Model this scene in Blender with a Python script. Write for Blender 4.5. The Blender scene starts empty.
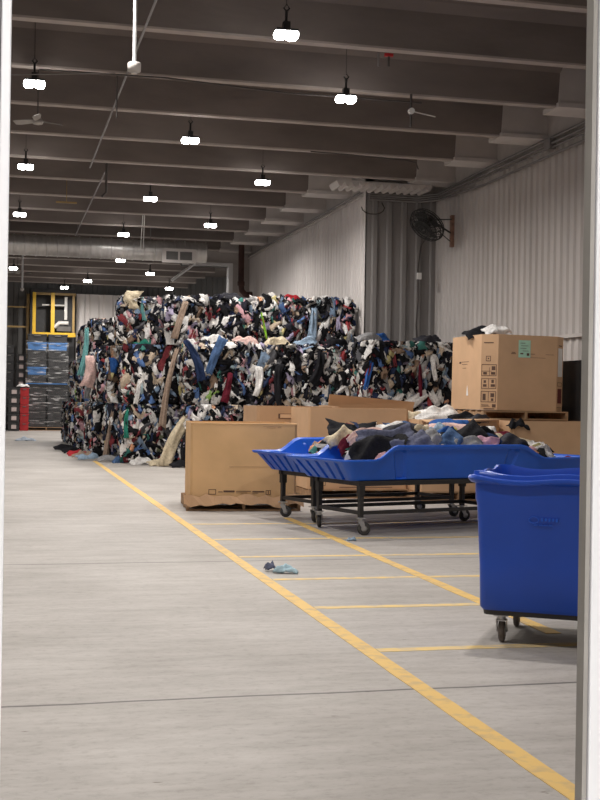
import bpy, math, random
import numpy as np
from mathutils import Vector, Matrix

# ------------------------------------------------------------------ camera, world, exposure
sc = bpy.context.scene
C = bpy.data.collections.new('warehouse'); sc.collection.children.link(C)
cam_data = bpy.data.cameras.new('camera'); cam = bpy.data.objects.new('camera', cam_data); C.objects.link(cam)
TH = math.atan(300 / 1229.0)
cam_data.sensor_fit = 'HORIZONTAL'; cam_data.sensor_width = 36; cam_data.lens = 36 * 1229.0 / 600
cam_data.clip_start = 0.05; cam_data.clip_end = 300
cam.matrix_world = Matrix.Translation((0, 0, 1.5)) @ Matrix.Rotation(-TH, 4, 'Z') @ Matrix.Rotation(math.pi / 2, 4, 'X') @ Matrix.Rotation(0.0155, 4, 'Z')
sc.camera = cam
world = bpy.data.worlds.new('world'); sc.world = world; world.use_nodes = True
world.node_tree.nodes['Background'].inputs[0].default_value = (1.0, 0.99, 0.99, 1)
world.node_tree.nodes['Background'].inputs[1].default_value = 0.12
sc.view_settings.view_transform = 'Standard'; sc.view_settings.look = 'None'
sc.view_settings.gamma = 1; sc.view_settings.use_curve_mapping = False
sc.view_settings.exposure = 0.28
LAMP_W = 104.0          # watts of each high-bay lamp
FILL_W = 160.0  # watts of the added fill lamp behind the camera
LAMP_COL = (1.0, 0.95, 0.90)

R = random.Random(7)
PI = math.pi

# ------------------------------------------------------------------ materials
def newmat(name):
    m = bpy.data.materials.new(name); m.use_nodes = True
    nt = m.node_tree; b = nt.nodes['Principled BSDF']
    return m, nt, b

def mat(name, col, rough=0.6, metal=0.0, var=0.12, scale=6.0, bump=0.0, bscale=40.0, spec=None, stretch=(1, 1, 1), col2=None, thresh=None):
    m, nt, b = newmat(name)
    b.inputs['Roughness'].default_value = rough; b.inputs['Metallic'].default_value = metal
    if spec is not None: b.inputs['Specular IOR Level'].default_value = spec
    tc = nt.nodes.new('ShaderNodeTexCoord'); mp = nt.nodes.new('ShaderNodeMapping')
    mp.inputs['Scale'].default_value = stretch
    nt.links.new(tc.outputs['Object'], mp.inputs[0])
    n = nt.nodes.new('ShaderNodeTexNoise'); n.inputs['Scale'].default_value = scale; n.inputs['Detail'].default_value = 6
    nt.links.new(mp.outputs[0], n.inputs[0])
    cr = nt.nodes.new('ShaderNodeValToRGB'); e = cr.color_ramp.elements
    lo = col2 if col2 else tuple(c * (1 - var) for c in col); hi = tuple(min(1, c * (1 + var)) for c in col) if not col2 else col
    t = thresh or (0.3, 0.7)
    e[0].position = t[0]; e[0].color = (*lo, 1); e[1].position = t[1]; e[1].color = (*hi, 1)
    nt.links.new(n.outputs[0], cr.inputs[0]); nt.links.new(cr.outputs[0], b.inputs['Base Color'])
    if bump:
        n2 = nt.nodes.new('ShaderNodeTexNoise'); n2.inputs['Scale'].default_value = bscale; n2.inputs['Detail'].default_value = 4
        nt.links.new(mp.outputs[0], n2.inputs[0])
        bp = nt.nodes.new('ShaderNodeBump'); bp.inputs['Strength'].default_value = bump; bp.inputs['Distance'].default_value = 0.02
        nt.links.new(n2.outputs[0], bp.inputs['Height']); nt.links.new(bp.outputs[0], b.inputs['Normal'])
    return m

def emit(name, col, s):
    m, nt, b = newmat(name)
    b.inputs['Base Color'].default_value = (*col, 1); b.inputs['Emission Color'].default_value = (*col, 1)
    b.inputs['Emission Strength'].default_value = s
    return m

def floor_mat():
    m, nt, b = newmat('concrete_floor')
    N = nt.nodes.new; L = nt.links.new
    tc = N('ShaderNodeTexCoord')
    def noise(scale, detail=6, st=(1, 1, 1), rough=0.55):
        mp = N('ShaderNodeMapping'); mp.inputs['Scale'].default_value = st; L(tc.outputs['Object'], mp.inputs[0])
        n = N('ShaderNodeTexNoise'); n.inputs['Scale'].default_value = scale; n.inputs['Detail'].default_value = detail
        n.inputs['Roughness'].default_value = rough; L(mp.outputs[0], n.inputs[0]); return n.outputs[0]
    def ramp(src, p0, c0, p1, c1):
        r = N('ShaderNodeValToRGB'); e = r.color_ramp.elements
        e[0].position = p0; e[0].color = (*c0, 1); e[1].position = p1; e[1].color = (*c1, 1); L(src, r.inputs[0]); return r.outputs[0]
    def mul(a, c, f=1.0):
        x = N('ShaderNodeMix'); x.data_type = 'RGBA'; x.blend_type = 'MULTIPLY'; x.inputs[0].default_value = f
        L(a, x.inputs[6]); L(c, x.inputs[7]); return x.outputs[2]
    base = ramp(noise(0.55, 8), 0.32, (0.40, 0.372, 0.345), 0.68, (0.53, 0.50, 0.47))
    base = mul(base, ramp(noise(3.0, 10, (0.5, 2.2, 1), 0.7), 0.3, (0.78, 0.77, 0.76), 0.6, (1, 1, 1)))
    base = mul(base, ramp(noise(14, 8, (1, 1.6, 1), 0.75), 0.33, (0.80, 0.79, 0.78), 0.5, (1, 1, 1)))
    base = mul(base, ramp(noise(5.5, 3, (1, 2.6, 1), 0.6), 0.24, (0.42, 0.38, 0.34), 0.29, (1, 1, 1)))
    base = mul(base, ramp(noise(11, 2, (0.7, 2.0, 1), 0.5), 0.19, (0.35, 0.33, 0.31), 0.23, (1, 1, 1)))
    # saw-cut joints across the hall and the long ones
    sep = N('ShaderNodeSeparateXYZ'); L(tc.outputs['Object'], sep.inputs[0])
    wob = noise(1.3, 3)
    def joint(axis, off, period, width, dark):
        a = N('ShaderNodeMath'); a.operation = 'SUBTRACT'; L(sep.outputs[axis], a.inputs[0]); a.inputs[1].default_value = off - period / 2
        w = N('ShaderNodeMath'); w.operation = 'MULTIPLY_ADD'; L(wob, w.inputs[0]); w.inputs[1].default_value = 0.05; L(a.outputs[0], w.inputs[2])
        f = N('ShaderNodeMath'); f.operation = 'FLOORED_MODULO'; L(w.outputs[0], f.inputs[0]); f.inputs[1].default_value = period
        g = N('ShaderNodeMath'); g.operation = 'SUBTRACT'; L(f.outputs[0], g.inputs[0]); g.inputs[1].default_value = period / 2
        h = N('ShaderNodeMath'); h.operation = 'ABSOLUTE'; L(g.outputs[0], h.inputs[0])
        return ramp(h.outputs[0], width * 0.5, (dark,) * 3, width, (1, 1, 1))
    base = mul(base, joint(1, 6.11, 5.1, 0.018, 0.33))
    base = mul(base, joint(0, -1.7, 7.6, 0.014, 0.5))
    L(base, b.inputs['Base Color'])
    rr = N('ShaderNodeMapRange'); rr.inputs[3].default_value = 0.42; rr.inputs[4].default_value = 0.7
    L(noise(1.2, 5), rr.inputs[0]); L(rr.outputs[0], b.inputs['Roughness'])
    b.inputs['Specular IOR Level'].default_value = 0.35
    bp = N('ShaderNodeBump'); bp.inputs['Strength'].default_value = 0.12; bp.inputs['Distance'].default_value = 0.01
    L(noise(22, 5), bp.inputs['Height']); L(bp.outputs[0], b.inputs['Normal'])
    return m

def cloth_mat(name, rough=0.85):
    m, nt, b = newmat(name)
    N = nt.nodes.new; L = nt.links.new
    at = N('ShaderNodeAttribute'); at.attribute_name = 'Col'
    tc = N('ShaderNodeTexCoord')
    n = N('ShaderNodeTexNoise'); n.inputs['Scale'].default_value = 22; n.inputs['Detail'].default_value = 4; L(tc.outputs['Object'], n.inputs[0])
    r = N('ShaderNodeValToRGB'); e = r.color_ramp.elements
    e[0].position = 0.3; e[0].color = (0.72, 0.72, 0.72, 1); e[1].position = 0.6; e[1].color = (1.05, 1.05, 1.05, 1)
    L(n.outputs[0], r.inputs[0])
    x = N('ShaderNodeMix'); x.data_type = 'RGBA'; x.blend_type = 'MULTIPLY'; x.inputs[0].default_value = 1
    L(at.outputs['Color'], x.inputs[6]); L(r.outputs[0], x.inputs[7]); L(x.outputs[2], b.inputs['Base Color'])
    b.inputs['Roughness'].default_value = rough; b.inputs['Specular IOR Level'].default_value = 0.15
    n2 = N('ShaderNodeTexNoise'); n2.inputs['Scale'].default_value = 26; n2.inputs['Detail'].default_value = 3; L(tc.outputs['Object'], n2.inputs[0])
    bp = N('ShaderNodeBump'); bp.inputs['Strength'].default_value = 0.5; bp.inputs['Distance'].default_value = 0.03
    L(n2.outputs[0], bp.inputs['Height']); L(bp.outputs[0], b.inputs['Normal'])
    return m

M = {}
M['floor'] = floor_mat()
M['cloth'] = cloth_mat('mixed_cloth')
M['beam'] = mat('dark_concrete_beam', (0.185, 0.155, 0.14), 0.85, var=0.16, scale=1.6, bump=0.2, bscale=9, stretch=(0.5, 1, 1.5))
M['lip'] = mat('pale_concrete_edge', (0.40, 0.35, 0.32), 0.85, var=0.14, scale=2.5)  # beam underside edge, paler than the stem
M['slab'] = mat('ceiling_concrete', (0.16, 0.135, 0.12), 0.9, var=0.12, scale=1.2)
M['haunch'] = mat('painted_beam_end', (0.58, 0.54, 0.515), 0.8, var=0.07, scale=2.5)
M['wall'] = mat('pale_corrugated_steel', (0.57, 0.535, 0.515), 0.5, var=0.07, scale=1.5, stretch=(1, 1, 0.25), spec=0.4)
M['wall_lit'] = mat('pale_lit_corrugated_steel', (0.76, 0.72, 0.70), 0.5, var=0.07, scale=1.5, stretch=(1, 1, 0.25), spec=0.4)  # pale steel lightened: light on the far wall is put into the colour
M['wall_grey_shade'] = mat('grey_and_shaded_steel', (0.27, 0.255, 0.25), 0.5, var=0.08, scale=1.5, stretch=(1, 1, 0.25), spec=0.4)  # step wall is less lit; that shade is put into this grey
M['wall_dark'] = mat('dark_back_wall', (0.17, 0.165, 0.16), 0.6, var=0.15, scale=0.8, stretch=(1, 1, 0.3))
M['wall_panel'] = mat('smooth_wall_panel', (0.48, 0.445, 0.425), 0.8, var=0.05)
M['white'] = mat('white_painted_metal', (0.82, 0.82, 0.83), 0.35, var=0.02)
M['seal'] = mat('rubber_door_seal', (0.36, 0.34, 0.31), 0.6, var=0.1)
M['jamb_groove'] = mat('dark_groove', (0.22, 0.21, 0.21), 0.5, var=0.05)
M['yellow_line'] = mat('floor_paint_yellow', (0.80, 0.53, 0.16), 0.6, scale=9, col2=(0.62, 0.43, 0.19), thresh=(0.36, 0.52))
M['pale_line'] = mat('floor_paint_faded', (0.80, 0.58, 0.22), 0.65, scale=8, col2=(0.60, 0.49, 0.33), thresh=(0.38, 0.6))
M['card'] = mat('brown_cardboard', (0.60, 0.385, 0.225), 0.8, var=0.06, scale=3.0, bump=0.06, bscale=14)
M['card_warm'] = mat('worn_cardboard', (0.68, 0.43, 0.215), 0.8, var=0.09, scale=2.2, bump=0.1, bscale=10)
M['card_dark'] = mat('darker_cardboard', (0.46, 0.28, 0.155), 0.8, var=0.06, scale=3.0, bump=0.06, bscale=14)
M['tape'] = mat('packing_tape', (0.55, 0.36, 0.19), 0.3, var=0.05)
M['ink'] = mat('brown_print', (0.11, 0.06, 0.04), 0.8, var=0.1)
M['wood'] = mat('pallet_wood', (0.38, 0.235, 0.13), 0.85, var=0.25, scale=5, stretch=(0.4, 4, 4), bump=0.2)
M['blue'] = mat('blue_plastic', (0.011, 0.078, 0.52), 0.36, var=0.08, scale=2.0, spec=0.5)
M['blue_tub'] = mat('blue_tub_plastic', (0.014, 0.12, 0.66), 0.34, var=0.08, scale=2.0, spec=0.5)
M['steel'] = mat('black_steel', (0.035, 0.033, 0.034), 0.5, metal=0.3, var=0.2)
M['zinc'] = mat('zinc_plated', (0.45, 0.45, 0.46), 0.35, metal=0.8, var=0.1)
M['rubber'] = mat('dark_rubber', (0.05, 0.047, 0.045), 0.7, var=0.2)
M['tread'] = mat('grey_rubber', (0.12, 0.10, 0.09), 0.6, var=0.2)
M['duct'] = mat('galvanized_duct', (0.62, 0.60, 0.58), 0.38, metal=0.75, var=0.12, scale=3, stretch=(3, 1, 1))
M['conduit'] = mat('conduit_pipe', (0.25, 0.235, 0.23), 0.45, metal=0.4, var=0.1)
M['dark_pipe'] = mat('dark_pipe', (0.09, 0.08, 0.075), 0.5, metal=0.3, var=0.2)
M['red_pipe'] = mat('rusty_red_pipe', (0.075, 0.032, 0.025), 0.6, var=0.25)
M['yellow_steel'] = mat('yellow_painted_steel', (0.72, 0.44, 0.03), 0.45, var=0.08)
M['tan_steel'] = mat('tan_painted_steel', (0.34, 0.22, 0.08), 0.5, var=0.1)
M['tote_black'] = mat('black_tote_plastic', (0.035, 0.035, 0.037), 0.5, var=0.2)
M['tote_blue'] = mat('blue_tote_plastic', (0.06, 0.19, 0.46), 0.45, var=0.1)
M['tote_red'] = mat('red_tote_plastic', (0.50, 0.025, 0.03), 0.45, var=0.1)
M['paper'] = mat('white_paper', (0.8, 0.79, 0.77), 0.7, var=0.03)
M['paper_pink'] = mat('pale_label', (0.62, 0.52, 0.50), 0.7, var=0.1, scale=20)
M['green_paper'] = mat('pale_green_paper', (0.42, 0.68, 0.52), 0.7, var=0.06, scale=14)
M['red_print'] = mat('dark_red_sticker', (0.14, 0.025, 0.02), 0.6, var=0.1)
M['lens'] = emit('lit_lens', (1.0, 0.98, 0.95), 30.0)
M['lamp_body'] = mat('lamp_housing', (0.03, 0.03, 0.03), 0.4, metal=0.3, var=0.1)
M['fan_blade'] = mat('fan_blade', (0.33, 0.31, 0.29), 0.5, var=0.1)
M['fan_wire'] = mat('dark_fan_wire', (0.04, 0.04, 0.04), 0.4, metal=0.4, var=0.1)
M['rust'] = mat('rusty_bracket', (0.30, 0.17, 0.12), 0.7, var=0.3, scale=12)
M['grille'] = mat('dark_grille', (0.12, 0.115, 0.11), 0.5, var=0.1)
M['glove_blue'] = mat('light_blue_scrap', (0.30, 0.55, 0.68), 0.6, var=0.1)
M['machine'] = mat('pale_machine_paint', (0.7, 0.69, 0.66), 0.4, var=0.08)

def wrap_mat():
    m, nt, b = newmat('stretch_film')
    N = nt.nodes.new; L = nt.links.new
    b.inputs['Base Color'].default_value = (0.8, 0.8, 0.8, 1); b.inputs['Roughness'].default_value = 0.2
    tc = N('ShaderNodeTexCoord'); mp = N('ShaderNodeMapping'); mp.inputs['Scale'].default_value = (0.9, 0.9, 7)
    mp.inputs['Rotation'].default_value = (0.0, 0.12, 0)
    L(tc.outputs['Object'], mp.inputs[0])
    n = N('ShaderNodeTexNoise'); n.inputs['Scale'].default_value = 2.2; n.inputs['Detail'].default_value = 6; L(mp.outputs[0], n.inputs[0])
    r = N('ShaderNodeValToRGB'); e = r.color_ramp.elements
    e[0].position = 0.57; e[0].color = (0.03, 0.03, 0.03, 1); e[1].position = 0.72; e[1].color = (0.8, 0.8, 0.8, 1)  # white streaks in the opacity stand for the film's gloss
    L(n.outputs[0], r.inputs[0]); L(r.outputs[0], b.inputs['Alpha'])
    return m
M['film'] = wrap_mat()

# ------------------------------------------------------------------ mesh builder
class MB:
    def __init__(s): s.v = []; s.f = []; s.sm = []
    def add(s, vs, fs, smooth=False):
        o = len(s.v); s.v += [tuple(p) for p in vs]; s.f += [tuple(i + o for i in f) for f in fs]; s.sm += [smooth] * len(fs); return s
    def box(s, c, d, rz=0.0, taper=1.0):
        hx, hy, hz = d[0] / 2, d[1] / 2, d[2] / 2; cr, sr = math.cos(rz), math.sin(rz); vs = []
        for z, k in ((-hz, taper), (hz, 1.0)):
            for x, y in ((-hx, -hy), (hx, -hy), (hx, hy), (-hx, hy)):
                x *= k; y *= k
                vs.append((c[0] + x * cr - y * sr, c[1] + x * sr + y * cr, c[2] + z))
        return s.add(vs, [(3, 2, 1, 0), (4, 5, 6, 7), (0, 1, 5, 4), (1, 2, 6, 5), (2, 3, 7, 6), (3, 0, 4, 7)])
    def bx(s, x0, x1, y0, y1, z0, z1): return s.box(((x0 + x1) / 2, (y0 + y1) / 2, (z0 + z1) / 2), (x1 - x0, y1 - y0, z1 - z0))
    def tube(s, pts, r, n=10, caps=True):
        pts = [Vector(p) for p in pts]; rs = r if isinstance(r, (list, tuple)) else [r] * len(pts)
        rings = []; prev = None
        for i, p in enumerate(pts):
            d = (pts[min(i + 1, len(pts) - 1)] - pts[max(i - 1, 0)]).normalized()
            a = prev if prev is not None and abs(prev.dot(d)) < 0.95 else (Vector((0, 0, 1)) if abs(d.z) < 0.9 else Vector((1, 0, 0)))
            u = (a - d * a.dot(d)).normalized(); w = d.cross(u); prev = u
            rings.append([p + (u * math.cos(2 * PI * k / n) + w * math.sin(2 * PI * k / n)) * rs[i] for k in range(n)])
        vs = [q for g in rings for q in g]; fs = []
        for i in range(len(pts) - 1):
            for k in range(n):
                fs.append((i * n + k, i * n + (k + 1) % n, (i + 1) * n + (k + 1) % n, (i + 1) * n + k))
        s.add(vs, fs, True)
        if caps:
            s.add(rings[0], [tuple(reversed(range(n)))]); s.add(rings[-1], [tuple(range(n))])
        return s
    def rings(s, rings, smooth=True, cap0=True, cap1=True, closed=False):
        n = len(rings[0]); vs = [q for g in rings for q in g]; fs = []
        m = len(rings)
        for i in range(m if closed else m - 1):
            j = (i + 1) % m
            for k in range(n): fs.append((i * n + k, i * n + (k + 1) % n, j * n + (k + 1) % n, j * n + k))
        s.add(vs, fs, smooth)
        if cap0 and not closed: s.add(rings[0], [tuple(reversed(range(n)))])
        if cap1 and not closed: s.add(rings[-1], [tuple(range(n))])
        return s
    def prism(s, poly, axis, a, b):
        """poly: 2-D outline in the two other axes, extruded along axis from a to b"""
        def P(p, t): return {'x': (t, p[0], p[1]), 'y': (p[0], t, p[1]), 'z': (p[0], p[1], t)}[axis]
        n = len(poly); vs = [P(p, a) for p in poly] + [P(p, b) for p in poly]
        fs = [tuple(range(n))[::-1], tuple(range(n, 2 * n))] + [(k, (k + 1) % n, n + (k + 1) % n, n + k) for k in range(n)]
        return s.add(vs, fs)
    def xf(s, mtx):
        s.v = [tuple(mtx @ Vector(p)) for p in s.v]; return s
    def build(s, name, m, parent=None, bevel=0.0, local=True):
        me = bpy.data.meshes.new(name); me.from_pydata(s.v, [], s.f)
        me.polygons.foreach_set('use_smooth', s.sm)
        if isinstance(m, str): m = M[m]
        me.materials.append(m)
        import bmesh
        bm = bmesh.new(); bm.from_mesh(me); bmesh.ops.recalc_face_normals(bm, faces=bm.faces); bm.to_mesh(me); bm.free()
        o = bpy.data.objects.new(name, me); C.objects.link(o)
        if parent: o.parent = parent
        if bevel:
            md = o.modifiers.new('bevel', 'BEVEL'); md.width = bevel; md.segments = 2; md.limit_method = 'ANGLE'; md.angle_limit = 0.7
        return o

def tag(o, label=None, cat=None, group=None, kind=None):
    if label: o['label'] = label
    if cat: o['category'] = cat
    if group: o['group'] = group
    if kind: o['kind'] = kind
    return o
def thing(name, label, cat, loc=(0, 0, 0), rz=0.0, group=None):
    o = bpy.data.objects.new(name, None); C.objects.link(o); o.location = loc; o.rotation_euler = (0, 0, rz)
    o.empty_display_size = 0.1
    return tag(o, label, cat, group)
def copy_tree(o, parent=None):
    c = o.copy(); C.objects.link(c); c.parent = parent
    for ch in o.children: copy_tree(ch, c)
    return c
def struct(name, mb, m, label=None, **k):
    o = mb.build(name, m, **k); tag(o, label, None, None, 'structure'); return o

# ------------------------------------------------------------------ the setting
HC = 5.0                                   # clearance of the beams above the eye
BEAM_Z = 1.5 + HC                          # underside of the beams
XW, XB = 10.0, 8.25                        # near right wall, far right wall
YS, YO, YE = 27.6, 41.3, 56.5              # step in the wall, opening, end wall

struct('floor', MB().bx(-9, XW + .3, -7, YE + .3, -0.2, 0), 'floor', 'pale worn concrete warehouse floor')
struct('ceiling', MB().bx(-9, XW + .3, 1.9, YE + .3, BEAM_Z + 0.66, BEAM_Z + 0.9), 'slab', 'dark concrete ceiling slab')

def corrugated(x0, y0, x1, y1, z0, z1, period, depth, duty=0.5, thick=0.03):
    """ribbed sheet from (x0,y0) to (x1,y1); ribs stand out to the left of the travel direction"""
    L = math.hypot(x1 - x0, y1 - y0); dx, dy = (x1 - x0) / L, (y1 - y0) / L; nx, ny = -dy, dx
    prof = []; n = int(L / period)
    for i in range(n + 1):
        t = i * period; a = period * duty; e = depth * 0.7
        for q, h in ((0, 0), (e, depth), (a - e, depth), (a, 0)):
            if t + q <= L: prof.append((t + q, h))
    prof.append((L, 0)); mb = MB(); vs = []
    for z in (z0, z1):
        for t, h in prof: vs.append((x0 + dx * t + nx * h, y0 + dy * t + ny * h, z))
        for t, h in reversed(prof): vs.append((x0 + dx * t - nx * thick, y0 + dy * t - ny * thick, z))
    m = len(prof) * 2; k = len(prof)
    fs = [(i, (i + 1) % m, m + (i + 1) % m, m + i) for i in range(m)]
    for b in (0, m):
        for i in range(k - 1): fs.append((b + i, b + i + 1, b + m - 2 - i, b + m - 1 - i))
    return mb.add(vs, fs)

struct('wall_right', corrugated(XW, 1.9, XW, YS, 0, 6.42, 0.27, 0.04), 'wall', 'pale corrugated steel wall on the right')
struct('wall_right_upper', MB().bx(XW - 0.03, XW + 0.2, 1.9, YS, 6.42, 7.16), 'wall_panel', 'smooth pale strip above the corrugated right wall')
struct('wall_step', corrugated(XW, YS, XB, YS, 0, 6.42, 0.36, 0.05, 0.45), 'wall_grey_shade', 'ribbed wall facing the camera at the corner, shade put into its grey')
struct('wall_step_upper', MB().bx(XB, XW, YS, YS + 0.15, 6.42, 7.16), 'wall_panel')
struct('wall_far_right', corrugated(XB, YS, XB, YO, 0, 6.42, 0.27, 0.04), 'wall_lit', 'long pale corrugated wall behind the bales')
struct('wall_far_right_upper', MB().bx(XB - 0.03, XB + 0.2, YS, YO, 6.42, 7.16), 'wall_panel')
mb = MB(); mb.bx(7.62, XB + .3, YO, YO + 0.3, 0, 7.16); mb.bx(5.9, 7.62, YO, YO + 0.3, 6.0, 7.16)
struct('wall_divider', mb, 'wall_panel', 'pale wall beside the opening to the rear hall')
mb = MB(); mb.bx(7.5, 7.64, YO - 0.08, YO + 0.32, 0, 6.12); mb.bx(5.9, 7.5, YO - 0.08, YO + 0.32, 6.0, 6.12)
struct('trim_1', mb, 'white', 'white frame around the rear opening')
struct('wall_back', corrugated(XB + 3, YE, -9, YE, 0, 7.16, 0.5, 0.06), 'wall_dark', 'dark ribbed end wall')
struct('wall_back_panels', corrugated(7.4, YE - 0.5, 3.25, YE - 0.5, 0, 6.1, 0.62, 0.09, 0.75), 'wall_lit', 'bright ribbed panels on the end wall')
struct('wall_left', MB().bx(-9.2, -9, 1.9, YE, 0, 7.16), 'wall_grey_shade', 'grey wall on the left')
# front wall with the doorway the camera looks through
DY = 1.8
mb = MB(); mb.bx(-9, -0.16, DY, DY + .2, 0, 7.16); mb.bx(1.2, XW + .3, DY, DY + .2, 0, 7.16); mb.bx(-0.16, 1.2, DY, DY + .2, 2.45, 7.16)
struct('wall_front', mb, 'wall_panel', 'front wall around the doorway')
# left jamb: face, groove, return
struct('trim_2', MB().bx(-0.16, -0.012, DY - .04, DY + .2, 0, 2.45), 'white', 'white door jamb at the left edge', bevel=0.002)
struct('trim_3', MB().bx(-0.012, -0.006, DY - .02, DY + .2, 0, 2.45), 'jamb_groove', 'dark groove in the left jamb')
struct('trim_4', MB().bx(-0.006, 0.008, DY - .03, DY + .2, 0, 2.45), 'white', 'white stop of the left jamb', bevel=0.002)
struct('trim_5', MB().bx(0.912, 0.919, DY - .002, DY + .022, 0, 2.45), 'seal', 'beige rubber seal on the right jamb')
struct('trim_6', MB().bx(0.919, 0.922, DY + .002, DY + .022, 0, 2.45), 'jamb_groove', 'dark gap beside the seal')
struct('door_1', MB().bx(0.922, 1.2, DY - .004, DY + .03, 0, 2.45), 'white', 'pale grey door edge filling the right of the view', bevel=0.003)
struct('ledge', corrugated(9.72, 1.9, 9.72, 20.9, 0, 2.66, 0.27, 0.04), 'wall', 'lower corrugated kick wall along the right wall').name = 'wall_right_lower'
struct('trim_7', MB().bx(9.62, 10.0, 2.0, 20.95, 2.66, 2.72), 'haunch', 'sill on top of the lower wall')

# beams: each one a dark stem with a lighter underside and a painted end at the wall
for k in range(-5, 17):
    y = 5.0 * (3.33 + 0.484 * k)
    if y < 2.6: continue
    if y > YE - .3: break
    near = y < YS; xd = 9.05 if near else 7.14; xw = XW - .03 if near else (XB - .03 if y < YO else 11)
    if y > YO: xd = 8.2
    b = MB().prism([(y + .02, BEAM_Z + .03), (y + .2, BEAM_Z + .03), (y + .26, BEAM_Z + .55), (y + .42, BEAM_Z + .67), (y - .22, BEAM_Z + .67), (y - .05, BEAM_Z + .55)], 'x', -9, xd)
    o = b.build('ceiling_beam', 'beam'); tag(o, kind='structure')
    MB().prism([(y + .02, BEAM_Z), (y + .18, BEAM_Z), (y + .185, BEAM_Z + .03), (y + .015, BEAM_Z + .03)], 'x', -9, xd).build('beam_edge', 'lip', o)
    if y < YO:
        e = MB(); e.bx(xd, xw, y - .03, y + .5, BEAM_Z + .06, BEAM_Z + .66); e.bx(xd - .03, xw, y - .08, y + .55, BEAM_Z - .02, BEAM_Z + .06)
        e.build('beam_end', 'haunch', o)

# ------------------------------------------------------------------ painted floor lines
def line(x0, y0, x1, y1, w, m, label, group=None, z=0.002):
    L = math.hypot(x1 - x0, y1 - y0); mb = MB(); n = max(2, int(L / 0.35)); r = random.Random(int(x0 * 91 + y0 * 37))
    dx, dy = (x1 - x0) / L, (y1 - y0) / L; vs = []
    for i in range(n + 1):
        t = i / n * L; a = w / 2 + r.uniform(-.004, .004); b = w / 2 + r.uniform(-.004, .004)
        vs += [(x0 + dx * t - dy * a, y0 + dy * t + dx * a, z), (x0 + dx * t + dy * b, y0 + dy * t - dx * b, z)]
    nb = len(vs); vs += [(p[0], p[1], 0.0) for p in vs]
    fs = []
    for i in range(n):
        a = 2 * i; fs += [(a, a + 1, a + 3, a + 2), (nb + a, nb + a + 2, nb + a + 3, nb + a + 1), (a, a + 2, nb + a + 2, nb + a), (a + 1, nb + a + 1, nb + a + 3, a + 3)]
    fs += [(0, nb, nb + 1, 1), (2 * n, 2 * n + 1, nb + 2 * n + 1, nb + 2 * n)]
    mb.add(vs, fs); o = mb.build('floor_line', m); tag(o, label, 'floor marking', group); return o
line(2.17, 2.2, 2.17, 29.0, 0.105, 'yellow_line', 'long yellow painted aisle line running from the doorway to the bales', z=0.003)
line(3.54, 7.4, 3.56, 15.2, 0.105, 'yellow_line', 'shorter yellow painted line running under the near blue tub', z=0.003)
cy = [7.05, 8.57, 9.98, 11.45, 12.9, 14.5]
cl = ['nearest faded yellow cross line, passing beneath the deep blue bin', 'second faded yellow cross line from the camera', 'third faded yellow cross line from the camera',
      'fourth faded yellow cross line from the camera', 'faded yellow cross line in front of the tub wheels', 'farthest faded yellow cross line, just before the left cardboard box']
for y, l in zip(cy, cl): line(2.23, y + .02, 7.3, y - .06, 0.10, 'pale_line', l, 'yellow cross lines on the floor')

# ------------------------------------------------------------------ cloth
PAL = [((.009, .009, .011), 38), ((.02, .02, .032), 12), ((.02, .035, .10), 8), ((.08, .08, .09), 6), ((.28, .27, .27), 5), ((.66, .63, .60), 17), ((.80, .78, .76), 14),
       ((.52, .40, .28), 6), ((.30, .19, .12), 3), ((.22, .02, .03), 4.5), ((.48, .04, .05), 1.8), ((.60, .30, .34), 3.5), ((.06, .16, .42), 2), ((.16, .25, .38), 5),
       ((.03, .20, .17), 1.2), ((.35, .50, .56), 1.5), ((.40, .34, .52), 2), ((.20, .22, .12), 1), ((.65, .55, .20), 1), ((.75, .32, .14), .7), ((.35, .62, .10), .15)]
PC = np.array([p[0] for p in PAL]); PC = PC * .78 + PC.mean(1, keepdims=True) * .22; PW = np.array([p[1] for p in PAL]); PW = PW / PW.sum()

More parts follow.
